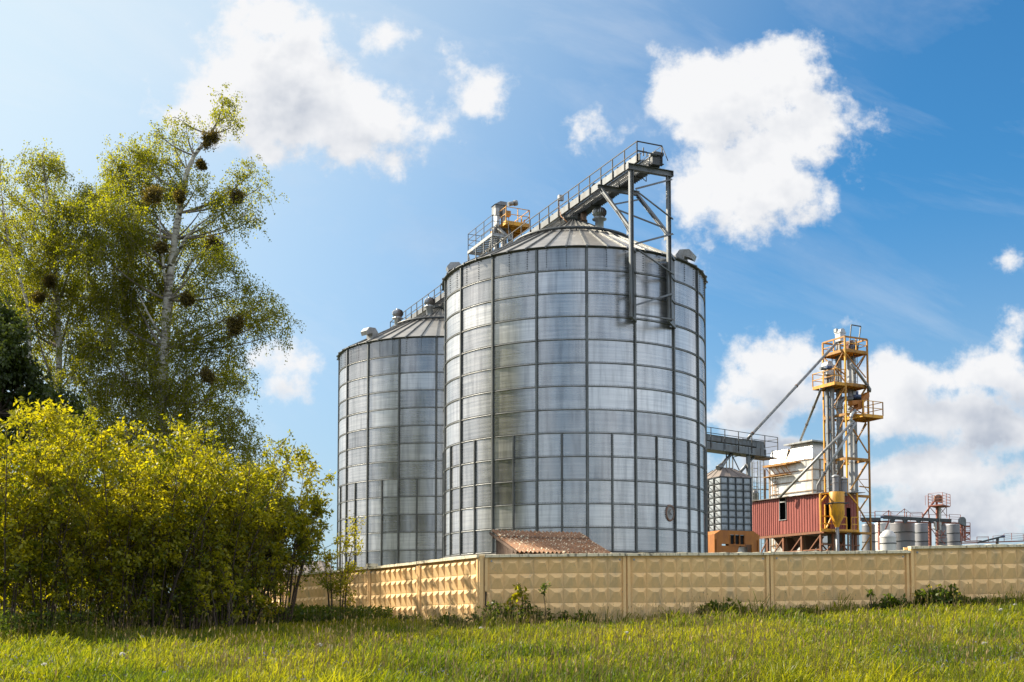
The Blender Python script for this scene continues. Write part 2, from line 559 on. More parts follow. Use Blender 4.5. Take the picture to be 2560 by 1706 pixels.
def build_fences():
    # meadow side, facing the camera
    fr = empty('concrete_fence', (CX, CY, ground(CX, CY)), 'long cream diamond-panelled concrete wall facing the meadow, in front of the silo', 'fence')
    joints = [1113, 1440, 1768, 2090, 2412, 2735, 3056]
    tops = [(1274.5, 1271), (1271, 1269), (1268, 1264.5), (1255, 1249), (1247, 1243), (1243, 1240)]
    P0 = Vector((CX, CY, 0))
    for i in range(6):
        a = plane_pt(joints[i] * 1.088, 1380, P0, DR); b = plane_pt(joints[i + 1] * 1.088, 1380, P0, DR)
        zl = plane_pt(joints[i] * 1.088, tops[i][0] * 1.088, P0, DR).z
        zr = plane_pt(min(joints[i + 1], 2353) * 1.088, tops[i][1] * 1.088, P0, DR).z
        a.z = b.z = 0
        W = (b - a).length
        zb = min(ground(a.x, a.y), ground(b.x, b.y)) - .35
        fence_panel(a + NR * (0, .012, -.014, .02, 0, .01)[i], DR, NR, W, zb, zl, zr, fr, broken=(i == 0))
        pb = MB()
        c = a + DR * 0 - NR * .10
        pb.obox(c - DR * .1 - NR * .12 + Vector((0, 0, zb)), DR * .2, NR * .075, Vector((0, 0, zl - .03 - zb)))
        pb.build('post', M['fence'], fr)
    # the corner post
    pb = MB()
    a = plane_pt(1113 * 1.088, 1380, P0, DR)
    zt = plane_pt(1108 * 1.088, 1277 * 1.088, P0, DR).z
    pb.obox(Vector((a.x - .02, a.y - .03, -.7)), DR * -.11, DL * .16, Vector((0, 0, zt + .7)))
    pb.build('post', M['fence'], fr, 'corner post with a bright sunlit side')

    fl = empty('concrete_fence', (CX + DL.x * 4, CY + DL.y * 4, -.2), 'cream concrete wall running back from the corner, dappled by shrub shade', 'fence')
    a0 = Vector((a.x - .11, a.y - .03, 0)) + DL * .02
    zt = [1.84, 1.82, 1.83, 1.85, 1.84, 1.83, 1.84]
    for k in range(7):
        p = a0 + DL * (4.02 * (k + 1))
        fence_panel(p, -DL, NL, 4.0, -.65, zt[k], zt[k] + .01, fl)
        pb = MB()
        pb.obox(p - NL * .10 + DL * .1 - NL * .12 + Vector((0, 0, -.65)), -DL * .2, NL * .075, Vector((0, 0, zt[k] + .62)))
        if k == 1:   # the dark cap stone left on the wall
            pb.obox(p + NL * .06 - DL * .12 + Vector((0, 0, zt[k] + .012)), DL * .36, -NL * .3, Vector((0, 0, .1)))
        pb.build('post', M['coping'] if k == 1 else M['fence'], fl)


build_fences()

# ------------------------------------------------------------------ silos
SR = 7.3
SILO_R = Vector((A(1320, 1380, 66).x, 66, 0))
SILO_L = Vector((A(1011, 1380, 85).x, 85, 0))
ZE = at(1436, 618, 58.7).z
ZB = at(1436, 1378, 58.7).z
NRING = 13
DZ = (ZE - ZB) / NRING
TANR = .535


def cyl(c, r, phi, z):
    return Vector((c.x + r * math.sin(phi), c.y - r * math.cos(phi), z))


def silo(c, phi0, name_label, base_label=None):
    root = empty('grain_silo', (c.x, c.y, ZB - 1.0), name_label, 'silo')
    # ---- sheets, one tint each
    V, Q, T, S, MI = [], [], [], [], []
    seg = 8
    pr = random.Random(int(c.x * 100) + 5)
    for k in range(NRING):
        split = k < 5            # lower rings have twice the stiffeners
        z0, z1 = ZB + k * DZ, ZB + (k + 1) * DZ
        rowt = pr.uniform(-.26, .22)
        for s in range(18):
            for h in range(2 if split else 1):
                n = seg // 2 if split else seg
                step = R(10) if split else R(20)
                p0 = R(phi0) + R(20) * s + h * step
                tint = min(1, max(0, .55 + rowt + pr.uniform(-.34, .34)))
                dr = pr.uniform(-.006, .006)
                b = len(V)
                for i in range(n + 1):
                    ph = p0 + step * i / n
                    bul = .012 * math.sin(math.pi * i / n)
                    for z in (z0, z1):
                        V.append(tuple(cyl(c, SR + dr + bul, ph, z))); T.append(tint); S.append((SR * ph + s * 3.7 + k * 17.3, z + s * 1.3, 0))
                for i in range(n):
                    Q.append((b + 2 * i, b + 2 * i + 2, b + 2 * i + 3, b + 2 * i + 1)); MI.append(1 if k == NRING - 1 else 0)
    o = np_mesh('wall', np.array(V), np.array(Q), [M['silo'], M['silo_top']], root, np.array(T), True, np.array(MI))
    a = o.data.attributes.new('sheet', 'FLOAT_VECTOR', 'POINT'); a.data.foreach_set('vector', np.array(S, dtype=np.float32).ravel())
    # ---- hoops with bolt heads
    for k in range(NRING + 1):
        mb = MB(); z = ZB + k * DZ
        w = .034
        mb.lathe((c.x, c.y, z), [(SR - .01, -w), (SR + .035, -w * .8), (SR + .06, -w * .3), (SR + .06, w * .3), (SR + .035, w * .8), (SR - .01, w)], 144)
        if k < NRING:
            for i in range(-155, 156):
                ph = R(i * .65)
                p = cyl(c, SR + .012, ph, z + w + .018)
                t = Vector((math.cos(ph), math.sin(ph), 0)); nn = Vector((math.sin(ph), -math.cos(ph), 0))
                mb.obox(p - t * .016, t * .032, nn * .028, Vector((0, 0, .032)))
        mb.build('hoop', M['galv_hoop'], root)
    # ---- stiffeners
    for s in range(36):
        main = s % 2 == 0
        ph = R(phi0 + 10 * s)
        z0, z1 = ZB + .0, (ZE - .06 if main else ZB + 5 * DZ)
        t = Vector((math.cos(ph), math.sin(ph), 0)); nn = Vector((math.sin(ph), -math.cos(ph), 0))
        p = cyl(c, SR + .012, ph, z0)
        mb = MB(); up = Vector((0, 0, z1 - z0))
        w = .15 if main else .11
        mb.obox(p - t * w / 2, t * w, nn * .02, up)
        mb.obox(p - t * w * .27 + nn * .0205, t * w * .54, nn * .062, up)
        zz = z0 + .06
        ang = (math.degrees(ph) + 180) % 360 - 180
        while abs(ang) < 75 and zz < z1:
            for sg in (-1, 1):
                mb.obox(p + t * (sg * w * .40 - .014) + nn * .0195 + Vector((0, 0, zz - z0)), t * .028, nn * .024, Vector((0, 0, .04)))
            zz += .115
        mb.build('stiffener', M['stiff'], root)
    # ---- bolt rows of the roof ribs in the top ring, eave and roof
    mb = MB()
    NR_ = 45
    a_off = R(phi0 + 8.0)
    z_top = ZE + .05
    rin = .62
    zr = lambda r: z_top + (SR + .10 - r) * TANR
    for k in range(NR_):
        p0, p1 = a_off + 2 * math.pi * k / NR_, a_off + 2 * math.pi * (k + 1) / NR_
        mb.face([cyl(c, SR + .16, p0, zr(SR + .16)), cyl(c, SR + .16, p1, zr(SR + .16)), cyl(c, rin, p1, zr(rin)), cyl(c, rin, p0, zr(rin))], mi=0)
        # standing rib
        ph = p0; t = Vector((math.cos(ph), math.sin(ph), 0)) * .035
        q0, q1 = cyl(c, SR + .24, ph, zr(SR + .24)), cyl(c, rin, ph, zr(rin))
        h = Vector((0, 0, .085)); lo = Vector((0, 0, -.02))
        mb.hexa([q0 - t + lo, q0 + t + lo, q1 + t * .5 + lo, q1 - t * .5 + lo, q0 - t + h, q0 + t + h, q1 + t * .5 + h, q1 - t * .5 + h], mi=1)
    roof = mb.build('roof', [M['silo_roof'], M['galv_hoop']], root)
    mb = MB()
    mb.lathe((c.x, c.y, ZE), [(SR - .02, -.03), (SR + .10, -.02), (SR + .17, .02), (SR + .17, .05), (SR + .02, .045)], 144)
    for k in range(NR_):
        ph = a_off + 2 * math.pi * k / NR_
        t = Vector((math.cos(ph), math.sin(ph), 0)); nn = Vector((math.sin(ph), -math.cos(ph), 0))
        for i in range(8):
            p = cyl(c, SR + .014, ph, ZE - .15 - i * .12)
            mb.obox(p - t * .02, t * .04, nn * .028, Vector((0, 0, .042)))
    mb.build('eave', M['steel_dark'], roof)
    # ring rail round the cone
    mb = MB()
    rr = 3.45
    pts = [cyl(c, rr, 2 * math.pi * i / 60, zr(rr) + .16) for i in range(61)]
    mb.tube(pts, .085, 8, caps=False)
    for i in range(0, 60, 4):
        q = cyl(c, rr, 2 * math.pi * i / 60, zr(rr) - .02); mb.bar(q, q + Vector((0, 0, .16)), .05)
    pts = [cyl(c, rr - .22, 2 * math.pi * i / 60, zr(rr - .22) + .14) for i in range(61)]
    mb.tube(pts, .05, 6, caps=False)
    mb.build('ring_rail', M['steel_dark'], roof)
    # crown collar with its stub posts
    mb = MB()
    mb.lathe((c.x, c.y, zr(rin)), [(rin, -.15), (rin, .14), (rin + .06, .16), (rin + .06, .22), (.3, .26), (.3, .55), (.0, .56)], 24)
    for k in range(6):
        q = cyl(c, rin + .1, R(60 * k + 12), zr(rin) + .05); mb.bar(q, q + Vector((0, 0, .62)), .09)
        q2 = cyl(c, rin + .1, R(60 * k + 72), zr(rin) + .05); mb.bar(q + Vector((0, 0, .58)), q2 + Vector((0, 0, .58)), .06)
    mb.build('crown_collar', M['steel'], roof)
    mb = MB()
    mb.lathe((c.x, c.y, ZB), [(SR + .18, -1.6), (SR + .18, -.07), (SR - .1, -.05)], 96)
    mb.build('foundation', M['concrete'], root)
    return root, roof, zr


M['galv_hoop'] = weathered('silo_hoop_steel', (.20, .205, .205), (.11, .11, .105), .45, .5)
M['stiff'] = weathered('silo_stiffener_steel', (.165, .172, .17), (.085, .086, .084), .45, .4)
siloR, roofR, zrR = silo(SILO_R, 2.2, 'big round galvanised grain silo with an oval hatch, nearest the cream wall')
siloL, roofL, zrL = silo(SILO_L, 1.2, 'galvanised grain silo standing half hidden behind the bigger one')


def gooseneck(c, zr, r, ph, parent, mb_scale=1.0):
    ph = R(ph)
    nn = Vector((math.sin(ph), -math.cos(ph), 0)); t = Vector((math.cos(ph), math.sin(ph), 0))
    p = cyl(c, r, ph, zr(r) - .1)
    s = mb_scale
    U = Vector((0, 0, 1))
    mb = MB(); w = .42 * s
    # rectangular duct rising from the roof then bending outward and down
    prof = [(-.55, 0), (-.55, .75), (-.25, 1.1), (.45, 1.05), (.75, .70), (.62, .35), (.28, .52), (.1, .58), (.05, 0)]
    L_ = [p + nn * (x * s) + U * (y * s) - t * w for x, y in prof]; R_ = [p + nn * (x * s) + U * (y * s) + t * w for x, y in prof]
    m = len(prof)
    for i in range(m - 1):
        mb.face([L_[i], R_[i], R_[i + 1], L_[i + 1]][::-1], mi=(1 if i == 5 else 0))
    for i in range(1, m - 1):
        pass
    mb.face([L_[i] for i in (0, 1, 2, 7, 8)]); mb.face([L_[i] for i in (2, 3, 4, 5, 6, 7)])
    mb.face([R_[i] for i in (0, 1, 2, 7, 8)][::-1]); mb.face([R_[i] for i in (2, 3, 4, 5, 6, 7)][::-1])
    mb.build('roof_vent', [M['galv_dull'], M['black']], parent)


def turbine(c, zr, r, ph, parent):
    p = cyl(c, r, R(ph), zr(r) - .15)
    mb = MB()
    mb.lathe(p, [(.24, 0), (.24, .62), (.40, .66), (.40, .70), (.26, .72), (.26, .80)], 20)
    mb.build('vent_neck', M['galv'], parent)
    mb = MB()
    n = 22
    prof = [(.30, .82), (.40, .98), (.40, 1.14), (.30, 1.28), (.10, 1.36)]
    for k in range(n):
        a0, a1 = 2 * math.pi * k / n, 2 * math.pi * (k + .8) / n
        for i in range(len(prof) - 1):
            (r0, z0), (r1, z1) = prof[i], prof[i + 1]
            f = lambda r_, a_, z_: p + Vector((r_ * math.sin(a_), -r_ * math.cos(a_), z_))
            mb.face([f(r0, a0, z0), f(r0 * .86, a1, z0), f(r1 * .86, a1, z1), f(r1, a0, z1)])
    mb.lathe(p, [(.12, 1.34), (.12, 1.38), (0, 1.39)], 12)
    mb.lathe(p, [(.22, .8), (.3, .98), (.3, 1.14), (.2, 1.3)], 14, mi=1)
    mb.build('turbine_vent', [M['galv'], M['rust']], parent)


gooseneck(SILO_R, zrR, 6.75, -80, roofR, .68)
gooseneck(SILO_R, zrR, 6.5, 66, roofR, .78)
gooseneck(SILO_L, zrL, 6.6, -44, roofL, .78)
turbine(SILO_R, zrR, 2.3, 36, roofR)
turbine(SILO_L, zrL, 1.9, -22, roofL)
turbine(SILO_L, zrL, 3.4, -62, roofL)

# oval inspection hatch with rust run
ph = R(39); zc = plane_pt(1522 * 1.088, 1178 * 1.088, cyl(SILO_R, SR, ph, 0), Vector((math.cos(ph), math.sin(ph), 0))).z
t = Vector((math.cos(ph), math.sin(ph), 0)); nn = Vector((math.sin(ph), -math.cos(ph), 0)); U = Vector((0, 0, 1))
hc = cyl(SILO_R, SR + .02, ph, zc)
mb = MB()
oval = lambda k, s, d: hc + t * (.30 * s * math.cos(k)) + U * (.42 * s * math.sin(k)) + nn * d
ks = [2 * math.pi * i / 28 for i in range(28)]
for i in range(28):
    j = (i + 1) % 28
    mb.face([oval(ks[i], 1.06, .0), oval(ks[j], 1.06, .0), oval(ks[j], 1.0, .05), oval(ks[i], 1.0, .05)], True, 1)
    mb.face([oval(ks[i], 1.0, .05), oval(ks[j], 1.0, .05), oval(ks[j], .82, .05), oval(ks[i], .82, .05)], True, 1)
mb.face([oval(k, .87, .02) for k in ks], mi=0)
mb.tube([hc + t * .06 + U * .2 + nn * .05, hc - t * .08 + U * .05 + nn * .07, hc + t * .05 - U * .1 + nn * .06], .02, 6, mi=1)
hatch = mb.build('hatch', [M['galv_dull'], M['rust']], siloR, 'rust-rimmed oval hatch')
# ------------------------------------------------------------------ overhead conveyor with walkway
CD = Vector((.409, -.913, 0)).normalized()      # towards the camera
CE = Vector((.913, .409, 0)).normalized()       # to the right of it
UP = Vector((0, 0, 1))
ZBEAM = A(1450, 377, 58.0).z


def cv(t, e, h=0.0):
    return SILO_R + CD * t + CE * e + UP * (ZBEAM + h)


T0, T1 = -30.4, 8.9
conv = empty('chain_conveyor', cv(0, 0), 'long grey conveyor with railed walkway crossing over both silo roofs', 'conveyor')
mb = MB()
mb.obox(cv(T0, -.86, .02), CD * (T1 - T0), CE * .07, UP * .36)          # left channel
mb.obox(cv(T0, -.79, .02), CD * (T1 - T0), CE * .06, UP * .03)
mb.obox(cv(T0, -.79, .35), CD * (T1 - T0), CE * .06, UP * .03)
mb.build('side_channel', M['steel'], conv)
mb = MB()
t = T0 + .1
while t < T1:                                       # walkway grating bars
    mb.obox(cv(t, -.79, .06), CD * .05, CE * .72, UP * .035); t += .16
for e in (-.55, -.3): mb.obox(cv(T0, e, .05), CD * (T1 - T0), CE * .02, UP * .05)
mb.build('walkway_grating', M['galv_dull'], conv)
mb = MB()
mb.obox(cv(T0, .02, .03), CD * (T1 - T0 - .2), CE * .52, UP * .42)
t = T0
while t < T1 - .2:                                  # flange joints, lids
    mb.obox(cv(t, -.02, .0), CD * .06, CE * .6, UP * .48)
    t += 1.55
mb.obox(cv(T0, -.01, .455), CD * (T1 - T0 - .2), CE * .58, UP * .03)
t = T0
while t < T1:
    mb.obox(cv(t, .545, .02), CD * .05, CE * .06, UP * .05); t += .2
for t in (7.2, 5.9, 3.6, 2.3, -1.5):                # cable brackets under the trough
    mb.bar(cv(t, .55, .02), cv(t, .55, -.28), .03); mb.bar(cv(t, .55, -.28), cv(t, .15, -.05), .03)
mb.build('trough', M['steel_dark'], conv)


def railing(path, h=1.0, rails=(1.0, .5), post=.045, rail=.035, step=1.3, mbx=None, posts=True):
    mb = mbx or MB()
    for i in range(len(path) - 1):
        a, b = Vector(path[i]), Vector(path[i + 1])
        for f in rails: mb.bar(a + UP * (h * f), b + UP * (h * f), rail)
        n = max(1, round((b - a).length / step))
        for k in range(n + 1):
            if i > 0 and k == 0: continue
            p = a.lerp(b, k / n); mb.bar(p, p + UP * h, post)
    return mb


mb = railing([cv(T0, -.9, 0), cv(T1 - .15, -.9, 0)], 1.02 + .0, (1, .52), .05, .04, 1.28)
railing([cv(T1 - .15, -.9, .0), cv(T1 - .15, .55, .0)], 1.02, (1, .52), .05, .05, 1.6, mb)
railing([cv(T1 - .15, .55, .6), cv(T0, .58, .6)], .42, (1, .1), .025, .025, 2.6, mb)
railing([cv(T0, -.9, 0), cv(T0, .5, 0)], 1.02, (1, .52), .05, .05, 1.6, mb)
for k in range(31):                                    # outrigger brackets
    tt = T0 + (T1 - .15 - T0) * k / 30.6
    mb.bar(cv(tt, -.9, .42), cv(tt, -.5, .42), .035)
mb.bar(cv(T1 - .15, .55, 1.02), cv(T1 + .3, .62, .1), .03)
mb.build('railing', M['rail'], conv)
# drive unit at the near end
mb = MB()
mb.obox(cv(T1 - .55, .02, .5), CD * .45, CE * .42, UP * .14)
mb.tube([cv(T1 - .25, .15, .62), cv(T1 - .25, .66, .62)], .11, 12)
mb.tube([cv(T1 - .2, -.1, .5), cv(T1 - .2, .25, .5)], .09, 10)
mb.bar(cv(T1 - .3, -.8, .62), cv(T1 - .3, -.25, .62), .05); mb.bar(cv(T1 - .3, -.45, .4), cv(T1 - .3, -.45, .82), .05); mb.bar(cv(T1 - .3, -.25, .42), cv(T1 - .3, -.25, .62), .05)
mb.build('drive_motor', M['steel_dark'], conv)
mb = MB()
mb.obox(cv(2.7, -.28, .38), CD * .65, CE * .62, UP * .42); mb.face([cv(2.68, -.3, .8), cv(2.68, .36, .8), cv(3.0, .36, .96), cv(3.0, -.3, .96)])
mb.build('motor_box', M['steel'], conv)
mb = MB()
mb.obox(cv(-.35, -.82, 1.0), CD * .22, CE * .3, UP * .3); mb.bar(cv(-.3, -.86, .2), cv(-.3, -.7, 1.1), .03)
mb.build('floodlight', M['galv_dull'], conv)
mb = MB()
mb.tube([cv(-.4, -.7, 1.05), cv(-.2, -.8, .6), cv(.25, -.9, -.1), cv(1.2, -1.0, -.75)], .022, 6)
mb.build('cable', M['orange'], conv)
mb = MB()                                              # outlets onto both silo crowns
mb.tube([cv(.9, .2, .1), cv(.9, .2, -1.3)], .17, 14); mb.tube([cv(.9, .2, -.4), cv(.9, .2, -.46)], .22, 14)
mb.build('outlet_pipe', M['rust'], conv)
mb = MB(); mb.tube([cv(-20.9, .2, .1), cv(-20.9, .2, -.6)], .17, 14); mb.build('outlet_pipe', M['rust'], conv)
# pale upper side panels seen on the roof stretch
mb = MB()
mb.obox(cv(-9.5, -.40, .36), CD * 12.2, CE * .05, UP * .34)
for k in range(9): mb.obox(cv(-9.3 + k * 1.4, -.435, .36), CD * .05, CE * .03, UP * .36)
mb.build('side_cover', M['galv_dull'], conv)
# trestle legs between the silos
for t in (-9.2, -12.0, -29.6):
    mb = MB()
    for e in (-.85, .6): mb.bar(cv(t, e, 0), cv(t, e, -20.5 if t > -20 else -21), .14)
    mb.bar(cv(t, -.85, -.2), cv(t, .6, -.2), .12)
    mb.build('trestle', M['steel'], conv)

# ------------------------------------------------------------------ support frame hung on the silo wall
frame = empty('support_frame', cv(8.3, 0, -7), 'tall grey steel frame bolted to the silo wall, carrying the conveyor end', 'support frame')
TF = 8.3
PL0 = cv(TF, -1.0, 0); PR0 = cv(TF, 1.19, 0)
zb_l = plane_pt(1586, 792, PL0, CE).z; zb_r = plane_pt(1680, 806, PR0, CE).z
zbot = (zb_l + zb_r) / 2 - ZBEAM


def ibeam(mb, a, b, w, h):
    d = (b - a).normalized(); up = UP if abs(d.z) < .9 else CE
    x = d.cross(up).normalized(); y = x.cross(d).normalized()
    mb.bar(a + y * (h / 2 - .012), b + y * (h / 2 - .012), w, .024, up); mb.bar(a - y * (h / 2 - .012), b - y * (h / 2 - .012), w, .024, up)
    mb.bar(a, b, .02, h - .05, up)


for e in (-1.0, 1.19):
    mb = MB(); ibeam(mb, cv(TF, e, zbot), cv(TF, e, -.31), .17, .2); mb.build('post', M['steel'], frame)
mb = MB(); ibeam(mb, cv(TF, -1.22, -.15), cv(TF, 1.42, -.15), .24, .3)
mb.obox(cv(TF - .14, -1.225, -.30), CD * .28, CE * .03, UP * .3); mb.obox(cv(TF - .14, 1.395, -.30), CD * .28, CE * .03, UP * .3)
mb.build('crossbeam', M['steel'], frame)
mb = MB(); ibeam(mb, cv(5.15, -1.2, -.12), cv(5.15, 1.3, -.12), .2, .24)
mb.build('crossbeam', M['steel'], frame)
zl = plane_pt(1453 * 1.088, 524 * 1.088, PL0, CE).z - ZBEAM; zr_ = plane_pt(1531 * 1.088, 536 * 1.088, PR0, CE).z - ZBEAM
for e, z in ((-1.0, zl), (1.19, zr_)):
    mb = MB(); ibeam(mb, cv(5.2, e, -.25), cv(TF - .1, e, z), .14, .18)
    mb.obox(cv(TF - .45, e - .01, z - .25), CD * .4, CE * .02, UP * .45); mb.build('strut', M['steel'], frame)
mb = MB()
fr = lambda px, py: plane_pt(px, py, PL0, CE) + CD * .13
for a, b in (((1586, 477), (1677, 453)), ((1586, 481), (1678, 552)), ((1586, 614), (1680, 589)), ((1586, 625), (1680, 690)), ((1586, 767), (1680, 738)), ((1586, 789), (1680, 803))):
    mb.angle(fr(*a), fr(*b), .09)
l1, l2 = cv(5.2, -1.0, -.25), cv(TF - .1, -1.0, zl); r1, r2 = cv(5.2, 1.19, -.25), cv(TF - .1, 1.19, zr_)
mb.angle(l1.lerp(l2, .55), r1.lerp(r2, .86), .09); mb.angle(l1.lerp(l2, .42), r1.lerp(r2, .12), .08)
mb.angle(l1.lerp(l2, .55), cv(TF - .1, -1.0, zl - .3), .06)
mb.build('bracing', M['steel'], frame)
mb = MB()
for e, phd in ((-1.0, 22.2), (1.19, 42.2)):
    for z in (ZE - .1, ZE - DZ, ZE - 2 * DZ, ZBEAM + zbot + .08):
        q = cyl(SILO_R, SR + .12, R(phd), z); p = cv(TF - .1, e, z - ZBEAM)
        mb.bar(p, q, .1, .14)
    # web plates between post and wall
    q0 = cyl(SILO_R, SR + .1, R(phd), ZBEAM + zbot); p0 = cv(TF - .12, e, zbot)
    d = (p0 - q0); d.z = 0
    sid = Vector((d.y, -d.x, 0)).normalized() * .02
    mb.obox(q0 + d * .06, d * .42, sid, UP * (ZE - .25 - q0.z))
mb.build('wall_bracket', M['steel'], frame)

# ------------------------------------------------------------------ bucket elevator between the silos, with its platforms
zz = lambda zx, zy: (1150 + zx / 7.127, 480 + zy / 7.127)
zp = at(*zz(565, 745), 76).z
W0 = at(*zz(565, 745), 76)
plat = empty('grey_catwalk', W0, 'small grey slatted catwalk with railings left of the silo roof', 'catwalk')
wk = lambda t, e, h=0: W0 + CD * t + CE * e + UP * h
mb = MB()
for e in (0, 1.02): mb.obox(wk(-4.2, e, -.14), CD * 4.2, CE * .06, UP * .2)
mb.obox(wk(-4.26, 0, -.14), CD * .06, CE * 1.08, UP * .2); mb.obox(wk(0, 0, -.14), CD * .06, CE * 1.3, UP * .2)
t = -4.1
while t < -.1:
    mb.obox(wk(t, .07, -.02), CD * .2, CE * .94, UP * .04); t += .36
mb.build('floor', M['galv_dull'], plat)
mb = railing([wk(-4.2, .03, 0), wk(0, .03, 0)], 1.25, (1, .68, .36), .04, .03, 1.4)
railing([wk(-4.2, 1.05, 0), wk(-4.2, .03, 0)], 1.25, (1, .68, .36), .04, .03, 1.4, mb)
railing([wk(0.03, .03, 0), wk(0.03, 1.2, 0)], 1.25, (1, .68, .36), .04, .03, 2, mb)
railing([wk(-4.2, 1.05, 0), wk(-1.2, 1.05, 0)], 1.25, (1, .36), .04, .03, 1.4, mb)
mb.build('railing', M['rail'], plat)
mb = MB()
for t, e in ((-4.2, .03), (-2.8, .03), (-1.4, .03), (0, .03), (-2.8, 1.05), (0, 1.05)): mb.bar(wk(t, e, -.1), wk(t, e, -21.5), .07)
mb.bar(wk(-4.2, .03, -.15), wk(-3.2, .03, -1.9), .05); mb.bar(wk(-2.8, .6, -1.2), wk(-4.1, .03, -2.1), .05); mb.bar(wk(0, .03, -.2), wk(-1.4, .03, -2.4), .05)
mb.bar(wk(-.3, .6, -.2), wk(-1.2, .9, -2.6), .16); mb.bar(wk(-.8, .8, -.2), wk(-1.6, 1.0, -2.6), .12)
mb.build('leg', M['steel'], plat)

E0 = at(*zz(830, 540), 78)
elev = empty('bucket_elevator', Vector((E0.x, E0.y, 3.2)), 'yellow-platformed elevator head with a grey hood rising between the two silos', 'elevator')
ev = lambda t, e, h=0: E0 + CD * t + CE * e + UP * h
mb = MB()
mb.obox(ev(-2.5, -.1, -.16), CD * 2.5, CE * .08, UP * .26); mb.obox(ev(-2.5, 1.66, -.16), CD * 2.5, CE * .08, UP * .26)
mb.obox(ev(0, -.1, -.16), CD * .08, CE * 1.84, UP * .26); mb.obox(ev(-2.58, -.1, -.16), CD * .08, CE * 1.84, UP * .26)
mb.obox(ev(-2.5, -.02, -.02), CD * 2.5, CE * 1.68, UP * .03)
for k in range(5): mb.obox(ev(-.5 * k - .3, -.02, -.12), CD * .06, CE * 1.68, UP * .095)
mb.build('platform', M['yellow'], elev)
mb = railing([ev(-2.5, 1.7, .1), ev(0, 1.7, .1), ev(0.04, -.06, .1), ev(-1.2, -.06, .1)], .95, (1, .5), .05, .04, 1.1)
for t, h in ((-.9, .7), (-1.5, .6), (-.4, .5)): mb.bar(ev(t, 1.5, .1), ev(t, 1.5, h), .06)
mb.build('railing', M['yellow'], elev)
mb = MB()
for e in (-.35, .18): mb.obox(ev(-1.4, e, -23), CD * .34, CE * .28, UP * 24.3)
mb.build('elevator_leg', M['galv_dull'], elev)
mb = MB()
h0 = (E0.z - 0)
b0 = at(*zz(640, 380), 79.2); b0 = Vector((b0.x, b0.y, b0.z))
mb.obox(b0 + CE * -.05, CE * .8, CD * -.62, UP * .62)
mb.hexa([b0 + CE * -.1 + UP * .62 + CD * .05, b0 + CE * .8 + UP * .62 + CD * .05, b0 + CE * .8 + UP * .62 + CD * -.7, b0 + CE * -.1 + UP * .62 + CD * -.7,
         b0 + CE * .35 + UP * .9 + CD * 0, b0 + CE * .82 + UP * .9 + CD * 0, b0 + CE * .82 + UP * .9 + CD * -.6, b0 + CE * .35 + UP * .9 + CD * -.6])
mb.build('hood', M['steel'], elev)
mb = MB()
for e in (.0, .62): mb.obox(b0 + CE * e + CD * -.1 + UP * -1.0, CE * .24, CD * -.2, UP * .98)
mb.obox(b0 + CE * .68 + CD * .1 + UP * -.1, CE * .08, CD * -.08, UP * .75)
mb.obox(b0 + CE * .82 + CD * -.1 + UP * .0, CE * .35, CD * -.3, UP * .35)
mb.build('head_frame', M['yellow'], elev)
mb = MB()
mc = at(*zz(960, 205), 79)
mb.tube([mc - CE * .42 - UP * .12, mc + CE * .0], .15, 12); mb.tube([mc, mc + CE * .22 + UP * .07], .19, 14)
mb.build('motor', M['galv_dull'], elev)
mb = MB()
q = [at(*zz(x, y), 78.6) for x, y in ((670, 590), (680, 640), (850, 790), (900, 850), (900, 1050))]
mb.tube([q[0] + UP * .6, q[0], q[1]], .14, 12); mb.tube(q[1:4], .12, 12); mb.tube([q[3] + UP * .12, q[3] - UP * .12], .2, 14); mb.tube(q[3:], .15, 12)
q = [at(*zz(x, y), 78.9) for x, y in ((620, 640), (545, 960), (500, 1150))]
mb.tube(q, .13, 10)
q = [at(*zz(x, y), 78.9) for x, y in ((870, 640), (930, 860))]
mb.tube(q, .1, 10)
mb.build('spout', M['galv_dull'], elev)
# ------------------------------------------------------------------ right-hand plant
B = lambda zx, zy: (1760 + zx / 4.613, 1060 + zy / 4.613)          # survey detail sheets -> photo pixels
TB = lambda zx, zy: (2020 + zx / 5.6, 800 + zy / 5.6)
LB = lambda zx, zy: (2020 + zx / 4.614, 1060 + zy / 4.612)
GP = lambda p: ground(p.x, p.y)

# side conveyor leaving the big silo
s0, s1 = at(*B(35, 215), 86), at(*B(690, 245), 90)
SD = (s1 - s0); SD.z = 0; SLEN = SD.length; SD.normalize()
SN = Vector((-SD.y, SD.x, 0))                     # away from the camera
zlow = s0.z
sc_ = empty('side_conveyor', s0, 'short grey double conveyor bridge leaving the right side of the silo', 'conveyor')
sv = lambda a, b, z: Vector((s0.x, s0.y, 0)) + SD * a + SN * b + UP * z
zt = lambda zx, zy: plane_pt(*B(zx, zy), s0, SD).z
u0, u1 = zt(35, 185), zt(35, 122)
l0, l1 = zt(35, 298), zt(35, 216)
mb = MB()
mb.obox(sv(-1.5, 0, u0), SD * (SLEN + 1.5), SN * .5, UP * (u1 - u0)); mb.obox(sv(-1.5, -.04, u1), SD * (SLEN + 1.5), SN * .58, UP * .03)
for k in range(5): mb.obox(sv(k * 1.6, -.03, u0 - .03), SD * .06, SN * .56, UP * (u1 - u0 + .08))
mb.obox(sv(SLEN - .9, -.03, u0 - .12), SD * .9, SN * .6, UP * (u1 - u0 + .16))
mb.build('trough', M['steel'], sc_)
mb = MB()
mb.obox(sv(-1.5, -.35, l0), SD * (SLEN + 1.35), SN * .06, UP * (l1 - l0)); mb.obox(sv(-1.5, .85, l0), SD * (SLEN + 1.5), SN * .06, UP * (l1 - l0))
mb.obox(sv(-1.5, -.28, l0 - .02), SD * (SLEN + 1.5), SN * 1.1, UP * .05)
for k in range(6): mb.obox(sv(k * 1.4, -.38, l0 - .03), SD * .07, SN * .1, UP * (l1 - l0 + .05))
